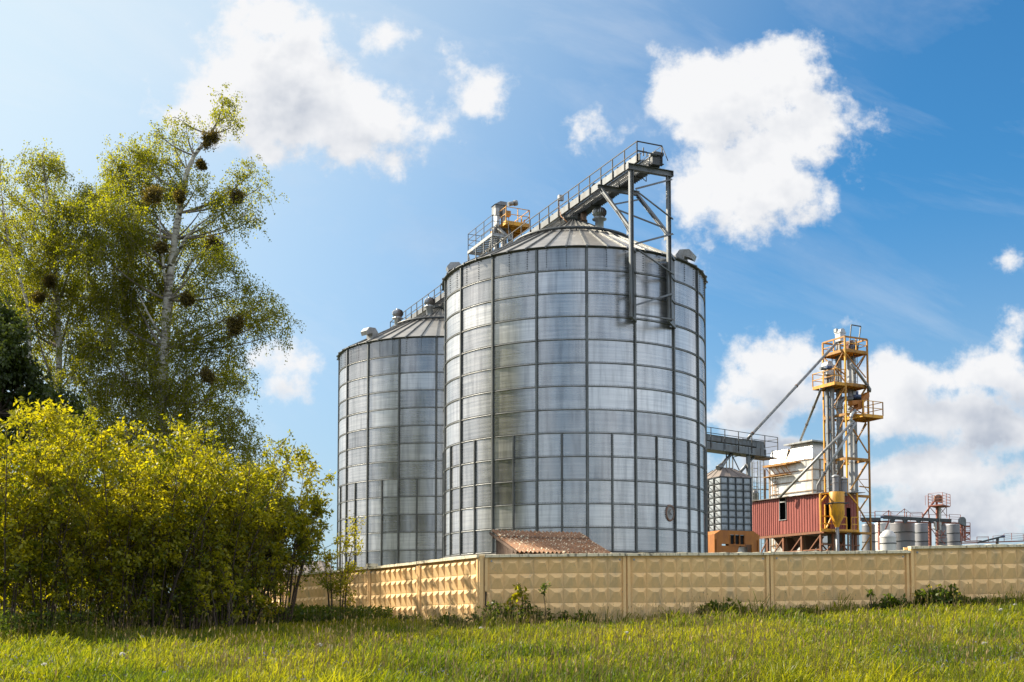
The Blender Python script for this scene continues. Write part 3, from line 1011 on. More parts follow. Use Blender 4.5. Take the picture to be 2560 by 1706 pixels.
mb.obox(sv(SLEN - .2, -.38, l0 - .06), SD * 1.45, SN * 1.5, UP * .1)
mb.build('walkway', M['steel'], sc_)
mb = railing([sv(-1.5, -.37, l0 + .1), sv(SLEN + 1.2, -.37, l0 + .1)], zt(35, 50) - l0 - .1, (1, .73), .05, .04, 1.5)
railing([sv(SLEN + 1.2, -.37, l0 + .1), sv(SLEN + 1.2, 1.1, l0 + .1), sv(SLEN - 1.2, 1.1, l0 + .1)], 1.35, (1, .62, .25), .045, .035, 1.0, mb)
mb.build('railing', M['rail'], sc_)
mb = MB()
c0 = plane_pt(*B(508, 320), s0, SD)
mb.bar(c0, Vector((c0.x, c0.y, GP(c0))), .24)
for zx, zy, zx2, zy2 in ((258, 330, 258, 530), (292, 330, 292, 530), (330, 335, 330, 530)):
    p, q = plane_pt(*B(zx, zy), s0 + SN * .5, SD), plane_pt(*B(zx2, zy2), s0 + SN * .5, SD); mb.bar(p, q, .07)
p, q = plane_pt(*B(335, 385), s0 + SN * .3, SD), plane_pt(*B(490, 345), s0 + SN * .3, SD); mb.bar(p, q, .06)
p, q = plane_pt(*B(335, 385), s0 + SN * .3, SD), plane_pt(*B(410, 540), s0 + SN * .3, SD); mb.bar(p, q, .06)
mb.build('support_post', M['steel'], sc_)
mb = MB()
q = [plane_pt(*B(*z), s0 + SN * .2, SD) for z in ((330, 335), (250, 420), (205, 480), (190, 515))]
mb.tube(q, [.12, .12, .18, .15], 12); mb.tube([q[2], q[3] - SD * .3], .2, 12)
q = [plane_pt(*B(*z), s0 + SN * .2, SD) for z in ((610, 340), (520, 440), (415, 560))]
mb.tube(q, .115, 12)
mb.build('spout', M['pipe'], sc_)

# grey sectional hopper bin on its orange base
b0 = at(*B(187, 610), 86)
BE = Vector((.93, .37, 0)).normalized(); BN = Vector((-.37, .93, 0)).normalized()
bz0, bz1 = at(*B(193, 1228), 86).z, b0.z
bt = empty('hopper_bin', Vector((b0.x, b0.y, GP(b0))), 'grey square bin of small sheets on an orange base, beside the silo', 'bin')
bv = lambda a, b, z: Vector((b0.x, b0.y, 0)) + BE * a + BN * b + UP * z
BW, BD = 2.62, 3.3
mb = MB()
mb.obox(bv(0, 0, bz0), BE * BW, BN * BD, UP * (bz1 - bz0))
nx, nz = 4, 8
for i in range(nx):
    for k in range(nz):
        w, h = BW / nx, (bz1 - bz0) / nz
        a, z = i * w + .04, bz0 + k * h + .035
        # pressed cushion-shaped sheet
        o4 = [bv(a, 0, z), bv(a + w - .08, 0, z), bv(a + w - .08, 0, z + h - .07), bv(a, 0, z + h - .07)]
        cc = [(p - BN * .022) for p in (bv(a + .1, 0, z + .09), bv(a + w - .18, 0, z + .09), bv(a + w - .18, 0, z + h - .16), bv(a + .1, 0, z + h - .16))]
        for q in range(4): mb.face([o4[q], o4[(q + 1) % 4], cc[(q + 1) % 4], cc[q]])
        mb.face(cc)
for i in range(4):
    for k in range(nz):
        w, h = BD / 4, (bz1 - bz0) / nz
        b, z = i * w + .05, bz0 + k * h + .035
        o4 = [bv(0, b + w - .1, z), bv(0, b, z), bv(0, b, z + h - .07), bv(0, b + w - .1, z + h - .07)]
        cc = [(p - BE * .022) for p in (bv(0, b + w - .2, z + .09), bv(0, b + .1, z + .09), bv(0, b + .1, z + h - .16), bv(0, b + w - .2, z + h - .16))]
        for q in range(4): mb.face([o4[q], o4[(q + 1) % 4], cc[(q + 1) % 4], cc[q]])
        mb.face(cc)
mb.build('bin_wall', weathered('blue_grey_sheet', (.36, .40, .44), (.26, .27, .28), .5, .45, .5), bt)
mb = MB()
for i in range(nx + 1):
    a = i * BW / nx; mb.obox(bv(a - .03, -.09, bz0), BE * .06, BN * .085, UP * (bz1 - bz0))
for k in range(nz + 1):
    z = bz0 + k * (bz1 - bz0) / nz
    mb.obox(bv(-.06, -.075, z - .025), BE * (BW + .12), BN * .07, UP * .05)
    mb.obox(bv(-.08, 0, z - .03), BE * .07, BN * BD, UP * .06)
for i in (1, 2, 3):
    mb.obox(bv(-.10, i * BD / 4 - .04, bz0), BE * .095, BN * .08, UP * (bz1 - bz0))
for k in range(nz):
    z = bz0 + k * (bz1 - bz0) / nz; h = (bz1 - bz0) / nz
    for i in range(4): mb.bar(bv(-.10, i * BD / 4, z), bv(-.10, (i + 1) * BD / 4, z + h), .03)
mb.build('bin_frame', M['steel_dark'], bt)
mb = MB()
rt = bz1 + .75
c4 = [bv(-.1, -.1, bz1 + .03), bv(BW + .1, -.1, bz1 + .03), bv(BW + .1, BD + .1, bz1 + .03), bv(-.1, BD + .1, bz1 + .03)]
t4 = [bv(.75, .9, rt), bv(1.75, .9, rt), bv(1.75, 2.2, rt), bv(.75, 2.2, rt)]
for q in range(4): mb.face([c4[q], c4[(q + 1) % 4], t4[(q + 1) % 4], t4[q]])
mb.face(t4)
for q in range(4):
    for f in (.0, .33, .66): mb.bar(c4[q].lerp(c4[(q + 1) % 4], f), t4[q].lerp(t4[(q + 1) % 4], f) + UP * .02, .05)
mb.obox(bv(.8, 1.0, rt), BE * .9, BN * 1.1, UP * .1)
mb.build('bin_roof', M['slate_roof'], bt)
# orange base
gz = GP(b0) - .3
mb = MB()
x0, x1 = -.62, BW + .62
zs = bz0 - .42
def ob(a0, a1, z0, z1, b0_=-.12, t=.12): mb.obox(bv(a0, b0_, z0), BE * (a1 - a0), BN * t, UP * (z1 - z0))
zc, zd = plane_pt(*B(275, 1388), b0, BE).z, plane_pt(*B(275, 1255), b0, BE).z
# front plate with three square intakes and the arch below
ob(.62 - 1.24, .66, zc, zd - .15); ob(1.98, x1, zc, zd - .15)
mb.hexa([bv(-.62, -.12, zd - .15), bv(x1, -.12, zd - .15), bv(x1, 0, zd - .15), bv(-.62, 0, zd - .15), bv(-.1, -.12, bz0), bv(BW + .1, -.12, bz0), bv(BW + .1, 0, bz0), bv(-.1, 0, bz0)])
for a in (.66, 1.08, 1.50, 1.92): ob(a, a + .06, zc, zd - .15, -.14, .14)
ob(.6, 2.0, zc - .12, zc, -.14, .14)
ob(-.62, -.0, gz, zc); ob(2.55, x1, gz, zc)
mb.hexa([bv(0, -.11, gz), bv(.4, -.11, gz), bv(.4, 0, gz), bv(0, 0, gz), bv(0, -.11, zc - .12), bv(1.5, -.11, zc - .12), bv(1.5, 0, zc - .12), bv(0, 0, zc - .12)])
for a in (-.5, BW + .42): mb.obox(bv(a, -.2, gz), BE * .09, BN * .08, UP * (zd - gz - .5))
mb.obox(bv(x0, 0, gz), BE * .12, BN * BD, UP * (zd - .15 - gz)); mb.obox(bv(x1 - .12, 0, gz), BE * .12, BN * BD, UP * (zd - .15 - gz))
mb.hexa([bv(x0, 0, zd - .15), bv(x0 + .1, 0, zd - .15), bv(x0 + .1, BD, zd - .15), bv(x0, BD, zd - .15), bv(-.1, 0, bz0), bv(0, 0, bz0), bv(0, BD, bz0), bv(-.1, BD, bz0)])
mb.build('base', M['orange'], bt)
mb = MB()
for a in (.72, 1.14, 1.56): mb.hexa([bv(a, 0, zc), bv(a + .36, 0, zc), bv(a + .36, .5, zc - .2), bv(a, .5, zc - .2), bv(a, 0, zd - .16), bv(a + .36, 0, zd - .16), bv(a + .36, .6, zc + .25), bv(a, .6, zc + .25)])
mb.obox(bv(0, 1.9, gz), BE * BW, BN * .1, UP * (zc - .2 - gz))
mb.build('intake', M['black'], bt)
mb = MB(); mb.obox(bv(1.62, .4, gz), BE * .9, BN * .7, UP * (zc - .16 - gz)); mb.build('white_panel', M['white_sheet'], bt)

# white grain dryer
d0 = at(*B(1252, 395), 109); d1 = at(*B(752, 468), 113.8)
DE2 = (d1 - d0); DE2.z = 0; DW = DE2.length; DE2.normalize()
DE1 = Vector((DE2.y, -DE2.x, 0))
dry = empty('grain_dryer', Vector((d0.x, d0.y, GP(d0))), 'white sheet-metal grain dryer with rusty seams and a flat-capped hood', 'dryer')
dv = lambda a, b, z: Vector((d0.x, d0.y, 0)) + DE1 * a + DE2 * b + UP * z
dz1 = d0.z; gz = GP(d0) - .2; DDp = 3.6
mb = MB(); mb.obox(dv(0, 0, gz), DE1 * DDp, DE2 * DW, UP * (dz1 - gz)); mb.build('body', M['white_sheet'], dry)
mb = MB()
z = dz1
while z > gz + .5:
    mb.obox(dv(-.08, -.02, z - .09), DE1 * .075, DE2 * (DW + .02), UP * .1); mb.obox(dv(-.07, -.08, z - .08), DE1 * (DDp + .1), DE2 * .075, UP * .09)
    z -= .98
for b in (-.06, DW - .1): mb.obox(dv(-.05, b, gz), DE1 * .045, DE2 * .16, UP * (dz1 - gz))
mb.obox(dv(.9, -.06, gz), DE1 * .12, DE2 * .055, UP * (dz1 - gz))
mb.build('seam_flange', weathered('rusty_seams', (.34, .27, .2), (.2, .1, .05), .7, .2, .7), dry)
# sloping lower hood on the far half, taller hood on the near half
pk = lambda zx, zy, a=0.0: plane_pt(*B(zx, zy), d0 + DE1 * a, DE2)
mb = MB()
hA = pk(938, 425); hC = pk(752, 330)
def wedge(b0_, b1_, zlo, zhi, a_in, b_in0=0, b_in1=0):
    lo = [dv(0.003, b0_, zlo), dv(0.003, b1_, zlo), dv(DDp, b1_, zlo), dv(DDp, b0_, zlo)]
    hi = [dv(a_in, b0_ + b_in0, zhi), dv(a_in, b1_ - b_in1, zhi), dv(DDp - a_in, b1_ - b_in1, zhi), dv(DDp - a_in, b0_ + b_in0, zhi)]
    mb.hexa(lo[::-1] + hi[::-1])
cut = (Vector((hA.x, hA.y, 0)) - Vector((d0.x, d0.y, 0))).dot(DE2)
ztop = plane_pt(*B(1150, 225), d0 + DE1 * .8, DE2).z
zl_ = pk(760, 330).z
wedge(.02, cut, dz1, ztop, .8, .75, .02)
wedge(cut + .02, DW, dz1, zl_ + .1, .35)
mb.build('hood', M['white_sheet'], dry)
mb = MB()
lo = [dv(.3, .3, ztop - .02), dv(DDp - .3, .3, ztop - .02), dv(DDp - .3, cut + .5, ztop - .02), dv(.3, cut + .5, ztop - .02)]
mb.hexa(lo + [p + UP * .12 for p in (dv(.3, .3, ztop), dv(DDp - .3, .3, ztop), dv(DDp - .3, cut + .5, ztop), dv(.3, cut + .5, ztop))])
mb.hexa([p for p in (dv(.5, .5, ztop + .1), dv(DDp - .5, .5, ztop + .1), dv(DDp - .5, cut + .2, ztop + .1), dv(.5, cut + .2, ztop + .1))] + [p for p in (dv(1.4, 1.4, ztop + .35), dv(DDp - 1.4, 1.4, ztop + .35), dv(DDp - 1.4, cut - .9, ztop + .35), dv(1.4, cut - .9, ztop + .35))])
mb.build('cap', M['galv_dull'], dry)
mb = MB()
g0, g1 = cut - .7, DW + .1
zg = dz1 - .25
mb.obox(dv(-.75, cut - .9, zg - .05), DE1 * .75, DE2 * (DW - cut + 1.0), UP * .07)
mb.obox(dv(-.78, cut - .9, zg - .1), DE1 * .06, DE2 * (DW - cut + 1.0), UP * .2)
mb.obox(dv(-.5, cut - 2.0, zg - .0), DE1 * .6, DE2 * 1.4, UP * .08)
for b in np.linspace(cut - .6, DW - .2, 5): mb.bar(dv(-.72, b, zg - .1), dv(-.05, b - .2, zg - .95), .05)
mb.obox(dv(-.78, cut - .9, zg - 1.05), DE1 * .7, DE2 * (DW - cut + 1.0), UP * .06)
railing([dv(-.75, cut - .5, zg), dv(-.75, cut - 1.6, zg)], 1.2, (1, .4), .05, .05, 1.2, mb)
mb.build('gallery', M['yellow_dark'], dry)
mb = MB()
for b, a, w in ((DW + .55, -.2, .5), (DW + 1.7, .1, .75)):
    zt_ = dz1 + .5
    for k in (0, w): mb.bar(dv(a, b + k, gz), dv(a, b + k, zt_ if w < .6 else dz1 + .6), .07)
    z = gz
    while z < zt_: mb.bar(dv(a, b, z), dv(a, b + w, z), .04); z += .38 if w < .6 else .9
    if w > .6:
        for k in (.0, .35, .75): mb.bar(dv(a - .5, b + k, gz + 3), dv(a - .5, b + k, dz1 + .6), .04)
        z = gz + 3
        while z < dz1: mb.bar(dv(a - .5, b, z), dv(a - .5, b + w, z), .05); mb.bar(dv(a - .5, b, z), dv(a, b, z), .05); z += .9
mb.build('caged_ladder', M['steel'], dry)
mb = MB()
for k in (0, .45): mb.bar(dv(-.12, DW - 1.0 + k, gz + 4), dv(-.12, DW - 1.0 + k, dz1 - 1.3), .05)
z = gz + 4
while z < dz1 - 1.3: mb.bar(dv(-.12, DW - 1.0, z), dv(-.12, DW - .55, z), .04); z += .4
for k in (0, .25): mb.bar(dv(-.1, DW + .45 + k * .6, gz), dv(-.1, DW + .45 + k * .6, dz1 - .4), .07)
mb.build('wall_ladder', M['yellow_dark'], dry)

# small grey tank glimpsed behind the barn
tk = at(*B(590, 900), 128)
tt = empty('small_tank', Vector((tk.x, tk.y, GP(tk))), 'small grey capped tank showing between bin and white dryer', 'tank')
r = 43 / 4.613 / FPX * 128
mb = MB(); z1 = at(*B(590, 808), 128).z
mb.lathe((tk.x, tk.y, 0), [(r, GP(tk) - .3), (r, z1), (r * 1.1, z1 + .02), (r * .4, z1 + .45), (0, z1 + .5)], 24); mb.build('shell', M['far_tank'], tt)
mb = railing([Vector((tk.x - 1.0, tk.y - .6, z1 + .5)), Vector((tk.x + 5.5, tk.y + .5, z1 + .5))], 1.3, (1, .5), .06, .05, 1.1)
mb.bar(Vector((tk.x - 1.0, tk.y - .6, z1 + .45)), Vector((tk.x + 5.5, tk.y + .5, z1 + .45)), .12)
mb.build('catwalk_railing', M['steel'], tt)

# red corrugated barn on a steel frame
r0 = at(*LB(150, 800), 95); r1 = at(*B(555, 905), 102.4)
RE2 = (r1 - r0); RE2.z = 0; RL = RE2.length; RE2.normalize(); RE1 = Vector((RE2.y, -RE2.x, 0))
RWd = 4.1
barn = empty('red_barn', Vector((r0.x, r0.y, GP(r0))), 'dark red corrugated shed raised on a rusty frame behind the wall', 'shed')
rv = lambda a, b, z: Vector((r0.x, r0.y, 0)) + RE1 * a + RE2 * b + UP * z
rz1 = r0.z; rz0 = plane_pt(*LB(150, 1232), r0, RE2).z; rzl = r1.z


def corr(mb, f, n, w, amp, out, zb_, zt_, x0=0.0):
    """trapezoid-corrugated sheet along a wall: f(d, z) -> point"""
    prev = None
    for i in range(n * 4 + 1):
        d = x0 + w * i / (n * 4); ph = i % 4
        o = amp if ph in (1, 2) else 0.0
        cur = (d, o)
        if prev: mb.face([f(prev[0], zb_(prev[0])) + out * prev[1], f(cur[0], zb_(cur[0])) + out * cur[1], f(cur[0], zt_(cur[0])) + out * cur[1], f(prev[0], zt_(prev[0])) + out * prev[1]])
        prev = cur


mb = MB()
topz = lambda d: rz1 + (rzl - rz1) * d / RL
botz = lambda d: rz0
wz0, wz1 = plane_pt(*B(915, 1105), r0, RE2), plane_pt(*B(915, 870), r0, RE2)
wd = (Vector((wz0.x, wz0.y, 0)) - Vector((r0.x, r0.y, 0))).dot(RE2); ww = .42
corr(mb, lambda d, z: rv(0, d, z), 13, wd - ww, .045, -RE1, botz, topz)
corr(mb, lambda d, z: rv(0, d, z), 2, 2 * ww, .045, -RE1, botz, lambda d: wz0.z, wd - ww)
corr(mb, lambda d, z: rv(0, d, z), 14, RL - wd - ww, .045, -RE1, botz, topz, wd + ww)
# near end wall with two door openings
od = lambda zx: (lambda p: (Vector((p.x, p.y, 0)) - Vector((r0.x, r0.y, 0))).dot(RE1))(plane_pt(*LB(zx, 1100), r0, RE1))
e1, e2, e3, e4 = od(195), od(250), od(445), od(492)
dtop = plane_pt(*LB(460, 968), r0, RE1).z; dtop2 = plane_pt(*LB(220, 920), r0, RE1).z
f_end = lambda d, z: rv(d, 0, z)
for x0_, x1_, zb_ in ((0.02, e1, rz0), (e1, e2, dtop2), (e2, e3, rz0), (e3, e4, dtop), (e4, RWd, rz0)):
    corr(mb, f_end, max(2, int((x1_ - x0_) / .24)), x1_ - x0_, .04, -RE2, lambda d, z=zb_: z, lambda d: rz1 - .02, x0_)
mb.obox(rv(.06, RL - .05, rz0), RE1 * (RWd - .1), RE2 * .05, UP * (rzl - rz0 - .05)); mb.obox(rv(RWd - .02, .03, rz0), RE1 * .05, RE2 * (RL - .1), UP * (rzl - rz0 - .2))
mb.build('wall', M['red_sheet'], barn)
mb = MB(); mb.obox(rv(.5, .55, rz0 + .02), RE1 * 3.2, RE2 * .05, UP * (rzl - rz0 - .2)); mb.obox(rv(.45, .7, rz0 + .02), RE1 * .05, RE2 * (RL - 1), UP * (rzl - rz0 - .3))
mb.build('interior_shade_sheet', M['black'], barn)  # black sheets: shade inside the barn put into the colour
mb = MB()
n = 7
for k in range(n):
    d0_, d1_ = -.5 + (RL + .9) * k / n, -.5 + (RL + .9) * (k + 1) / n
    j = random.uniform(-.06, .1)
    zz_ = lambda d, j=j: topz(d) + .04 + .012 * k
    mb.hexa([rv(-.32 - j, d0_, zz_(d0_) - .06), rv(-.32 - j, d1_, zz_(d1_) - .06), rv(RWd + .3, d1_, zz_(d1_) + .18), rv(RWd + .3, d0_, zz_(d0_) + .18),
             rv(-.32 - j, d0_, zz_(d0_) - .01), rv(-.32 - j, d1_, zz_(d1_) - .01), rv(RWd + .3, d1_, zz_(d1_) + .23), rv(RWd + .3, d0_, zz_(d0_) + .23)])
mb.build('roof', M['slate_roof'], barn)
mb = MB()
mb.obox(rv(-.1, wd - ww - .05, wz0.z - .05), RE1 * .09, RE2 * (2 * ww + .1), UP * .05)
for s_ in (-ww, ww - .04): mb.obox(rv(-.06, wd + s_, wz0.z), RE1 * .05, RE2 * .04, UP * (topz(wd) - wz0.z - .05))
mb.build('window_frame', M['galv_dull'], barn)
gz = GP(r0) - .3
mb = MB()
mb.obox(rv(-.08, -.3, rz0 - .22), RE1 * .12, RE2 * (RL + .2), UP * .2); mb.obox(rv(-.08, -.08, rz0 - .22), RE1 * (RWd + .2), RE2 * .12, UP * .2)
mb.obox(rv(-.0, .1, rz0 - .06), RE1 * RWd, RE2 * (RL - .2), UP * .05)
for b in (.2, 2.4, 4.6, 6.6, RL - .3):
    for a in (.1, RWd - .2): mb.bar(rv(a, b, gz), rv(a, b, rz0 - .1), .18)
    mb.bar(rv(.1, b, rz0 - 1.6), rv(RWd - .2, b, rz0 - 1.6), .1)
for b0_, b1_ in ((.2, 2.4), (2.4, 4.6), (4.6, 6.6), (6.6, RL - .3)):
    mb.bar(rv(.1, b0_, rz0 - .3), rv(.1, b1_, rz0 - 2.3), .09); mb.bar(rv(.1, b0_, rz0 - 1.5), rv(.1, b1_, rz0 - 1.5), .1); mb.bar(rv(RWd - .2, b0_, rz0 - 2.3), rv(RWd - .2, b1_, rz0 - .3), .09)
for a in (1.2, 2.4, 3.3): mb.bar(rv(a, -.02, gz), rv(a, -.02, rz0 - .2), .16)
mb.bar(rv(0, -.02, rz0 - 1.1), rv(RWd, -.02, rz0 - 1.1), .1); mb.bar(rv(0, -.02, rz0 - 2.2), rv(1.2, -.02, rz0 - .9), .09); mb.bar(rv(1.3, -.02, rz0 - 2.3), rv(2.5, -.02, rz0 - .6), .09)
mb.build('frame', weathered('rusty_brown_frame', (.24, .085, .03), (.12, .05, .03), .7, 0, .6), barn)
mb = MB()
for b in (3.2, 5.4):    # discharge hoppers under the floor
    t4 = [rv(.4, b - .8, rz0 - .25), rv(2.6, b - .8, rz0 - .25), rv(2.6, b + .8, rz0 - .25), rv(.4, b + .8, rz0 - .25)]
    l4 = [rv(1.3, b - .15, rz0 - 1.7), rv(1.7, b - .15, rz0 - 1.7), rv(1.7, b + .15, rz0 - 1.7), rv(1.3, b + .15, rz0 - 1.7)]
    mb.hexa(l4 + t4)
mb.build('discharge_hopper', weathered('brown_hopper', (.10, .045, .03), (.06, .035, .03), .7), barn)
# yellow guard frame on the near end
mb = MB()
gq = lambda zx, zy: plane_pt(*LB(zx, zy), r0 - RE2 * .6, RE1)
for a, b, w in (((140, 810), (150, 1225), .13), ((145, 905), (210, 825), .1), ((140, 808), (420, 790), .12), ((195, 930), (200, 1220), .1), ((155, 1062), (440, 1075), .08), ((160, 1148), (440, 1160), .08), ((208, 1215), (280, 1055), .1),
                ((440, 1075), (445, 1235), .1), ((565, 800), (578, 1235), .13), ((460, 800), (570, 930), .11), ((500, 1078), (500, 1235), .08), ((500, 1078), (575, 1078), .08), ((500, 1160), (575, 1160), .08), ((530, 1078), (530, 1235), .05)):
    mb.bar(gq(*a), gq(*b), w)
mb.bar(gq(150, 1225), gq(585, 1240), .2, .24); mb.obox(rv(-.05, -.7, rz0 - .1), RE1 * (RWd + .1), RE2 * .65, UP * .06)
mb.build('guard_frame', M['yellow'], barn)
mb = MB()
for zx in (455, 492): mb.bar(gq(zx, 1250), gq(zx + 2, 1470), .06)
for k in range(9): mb.bar(gq(455, 1262 + k * 26), gq(493, 1262 + k * 26), .04)
mb.build('ladder', M['steel'], barn)

# orange cyclone hopper in front of the barn end
h0 = at(*LB(332, 900), 94.2)
hr = 87 / 4.614 / FPX * 94.2
hop = empty('cyclone_hopper', Vector((h0.x, h0.y, GP(h0))), 'bright orange cone hopper with a grey down pipe at the barn end', 'hopper')
zq = lambda zy: at(*LB(332, zy), 94.2).z
mb = MB(); mb.lathe((h0.x, h0.y, 0), [(hr * .96, zq(786)), (hr, zq(790)), (hr, zq(918)), (hr, zq(1050)), (hr * .22, zq(1196)), (hr * .22, zq(1204))], 28)
mb.lathe((h0.x, h0.y, 0), [(0, zq(783)), (hr * .97, zq(786))], 28)
mb.build('cone', M['yellow'], hop)
mb = MB()
mb.lathe((h0.x, h0.y, zq(918)), [(hr + .0, -.04), (hr + .05, -.04), (hr + .05, .04), (hr, .04)], 28)
mb.bar(Vector((h0.x - hr - .25, h0.y - .35, zq(924))), Vector((h0.x + hr + .3, h0.y - .35, zq(916))), .08)
mb.bar(Vector((h0.x - hr - .3, h0.y + .35, zq(924))), Vector((h0.x + hr + .3, h0.y + .35, zq(916))), .08)
mb.build('clamp_ring', M['steel_dark'], hop)
mb = MB(); mb.tube([Vector((h0.x, h0.y, zq(1195))), Vector((h0.x, h0.y, GP(h0) - .2))], hr * .24, 14); mb.build('down_pipe', M['pipe'], hop)

# two capped flues on the barn roof
for (zx, zt_, w, lab) in ((321, 590, 38, 'grey roof flue with conical cap, taller of the two by the tower'), (414, 618, 38, 'grey roof flue with conical cap, in front of the tower post')):
    Yc = 96.2
    p = at(*LB(zx, 700), Yc); rr = w / 4.614 / FPX * Yc
    fl = empty('roof_flue', Vector((p.x, p.y, rz1)), lab, 'flue', 'capped flues on the red barn')
    z1 = at(*LB(zx, zt_ + 20), Yc).z
    mb = MB(); mb.lathe((p.x, p.y, 0), [(rr, rz1 - .1), (rr, z1)], 20); mb.lathe((p.x, p.y, rz1 + 1.0), [(rr, -.03), (rr + .03, -.03), (rr + .03, .03), (rr, .03)], 20); mb.build('pipe', M['far_tank'], fl)
    mb = MB(); mb.lathe((p.x, p.y, z1), [(0, -.02), (rr * 1.25, -.02), (rr * 1.25, .03), (rr * .3, .2), (0, .22)], 20); mb.build('cap', M['galv'], fl)

# ------------------------------------------------------------------ yellow elevator tower
tO = at(*TB(520, 600), 96.6); tO.z = 0
TH = R(27)
T1v = Vector((math.cos(TH), math.sin(TH), 0)); T2v = Vector((-math.sin(TH), math.cos(TH), 0))
TA, TBd = 2.45, 2.65
tower = empty('elevator_tower', Vector((tO.x, tO.y, GP(tO))), 'tall yellow lattice tower with three railed platforms and elevator tubes', 'tower')
tv = lambda a, b, z: tO + T1v * a + T2v * b + UP * z
rf = lambda zx, zy, off=0.0: plane_pt(*TB(zx, zy), tO - T2v * off, T1v)
lf = lambda zx, zy, off=0.0: plane_pt(*TB(zx, zy), tO - T1v * off, T2v)
rl = lambda zx, zy: plane_pt(*LB(zx, zy), tO, T1v)
ztop = rf(505, 230).z; zf1 = rf(520, 405).z; zf2 = rf(525, 880).z
zbarn = rz1 + .05
gz = GP(tO) - .2
for (a, b), zb_, mt in (((0, 0), rz1 - .3, 'yellow'), ((TA, 0), gz, 'yellow_dark'), ((0, TBd), rz1 - .3, 'yellow'), ((TA, TBd), gz, 'yellow_dark')):
    mb = MB(); mb.bar(tv(a, b, zb_), tv(a, b, ztop), .125, .125, T1v); mb.build('post', M[mt], tower)
mb = MB()
ringz = [zf1 - .1, zf2 - .1, rf(540, 1320).z, rl(480, 400).z]
for z in ringz + [ztop]:
    w = .14 if z != ztop else .09
    for p, q in (((0, 0), (TA, 0)), ((TA, 0), (TA, TBd)), ((TA, TBd), (0, TBd)), ((0, TBd), (0, 0))): mb.bar(tv(*p, z), tv(*q, z), w, w * 1.5)
# traced braces of the near right face and their repeats
for a, b in (((530, 470), (810, 810)), ((785, 505), (680, 655)), ((520, 935), (370, 1195)), ((370, 1215), (425, 1310)), ((800, 960), (745, 1050)), ((560, 1190), (760, 1310))):
    mb.bar(rf(*a), rf(*b), .07)
for a, b in (((675, 0), (565, 180)), ((520, 60), (690, 335)), ((690, 425), (490, 760)), ((580, 640), (700, 790)), ((700, 835), (590, 1000)), ((575, 950), (722, 1200)), ((725, 1290), (620, 1455)), ((570, 640), (690, 640)), ((590, 720), (700, 735))):
    mb.bar(rl(*a), rl(*b), .09 if a[1] != 640 else .04)
mb.bar(tv(-.1, 0, rz1 + .0), tv(TA, 0, rz1 + .0), .1, .22); p = rl(450, 1255); q = rl(722, 1265); mb.bar(p, q, .15, .2)
zs_ = [rz1 + .3, ringz[3], ringz[2], zf2, zf1]
for z0_, z1_ in zip(zs_[:-1], zs_[1:]):
    mb.bar(tv(0, TBd, z0_), tv(0, 0, z1_), .07); mb.bar(tv(TA, 0, z1_), tv(TA, TBd, z0_), .08); mb.bar(tv(0, TBd, z1_), tv(TA, TBd, z0_), .08)
mb.bar(lf(225, 540), lf(520, 770), .09); mb.bar(lf(350, 650), lf(520, 870), .08)
mb.build('lattice', M['yellow_dark'], tower)


def platform(a0, a1, b0_, b1_, z, hr_, name, mat_='yellow', h=1.15, skip=()):
    mb = MB()
    E = [(a0, b0_), (a1, b0_), (a1, b1_), (a0, b1_)]
    for i in range(4):
        mb.bar(tv(*E[i], z - .1), tv(*E[(i + 1) % 4], z - .1), .08, .26)
    mb.obox(tv(a0 + .05, b0_ + .05, z), T1v * (a1 - a0 - .1), T2v * (b1_ - b0_ - .1), UP * .03)
    for k in range(1, 4):
        mb.bar(tv(a0 + (a1 - a0) * k / 4, b0_, z - .1), tv(a0 + (a1 - a0) * k / 4, b1_, z - .1), .07, .14)
    o = mb.build(name, M[mat_], tower)
    mb = MB()
    for i in range(4):
        if i in skip: continue
        railing([tv(*E[i], z), tv(*E[(i + 1) % 4], z)], h, (1, .5), .07, .05, 1.4, mb)
    mb.build('railing', M[mat_], o)


platform(0, TA, 0, TBd, zf1, 1.1, 'top_platform', h=ztop - zf1)
za = rf(375, 862); aL = (za - tO).dot(T1v)
zb2 = plane_pt(*TB(68, 945), tO + T1v * aL, T2v); bL = (Vector((zb2.x, zb2.y, 0)) - tO).dot(T2v)
platform(aL, 0, 0, bL, rf(375, 868).z, 1.2, 'side_platform', h=rf(375, 680).z - rf(375, 868).z, skip=(1,))
platform(0, TA, 0, TBd, zf2, 1.0, 'middle_platform', skip=(0, 1, 2, 3))
zr3 = rf(790, 1318, .9).z
aR = (plane_pt(*TB(1050, 1360), tO - T2v * .9, T1v) - tO).dot(T1v)
aR0 = (plane_pt(*TB(775, 1315), tO - T2v * .9, T1v) - tO).dot(T1v)
platform(aR0, aR, -.9, 1.3, zr3, 1.1, 'right_platform', h=rf(1045, 1170, .9).z - rf(1050, 1360, .9).z, skip=(3,))
# elevator legs
lz = lambda zx, zy, b=1.3: plane_pt(*TB(zx, zy), tO + T2v * b, T1v)
def leg(zx, ztop_, w, b, zb_=None, name='elevator_leg', mt='pipe'):
    p = lz(zx, ztop_, b); mb = MB()
    q = Vector((p.x, p.y, gz if zb_ is None else zb_))
    mb.obox(q - T1v * w / 2 - T2v * w / 2, T1v * w, T2v * w, UP * (p.z - q.z))
    z = q.z + 1.2
    while z < p.z: mb.obox(Vector((q.x, q.y, z)) - T1v * (w / 2 + .03) - T2v * (w / 2 + .03), T1v * (w + .06), T2v * (w + .06), UP * .06); z += 2.3
    mb.build(name, M[mt], tower)
leg(265, 760, .24, 1.6); leg(330, 700, .27, 1.3, mt='galv_dull')
leg(405, 260, .16, 1.9); leg(440, 250, .2, 1.6)
leg(572, 380, .25, 1.5, mt='galv_dull'); leg(625, 390, .25, 1.6); leg(655, 500, .12, 2.0)
mb = MB()
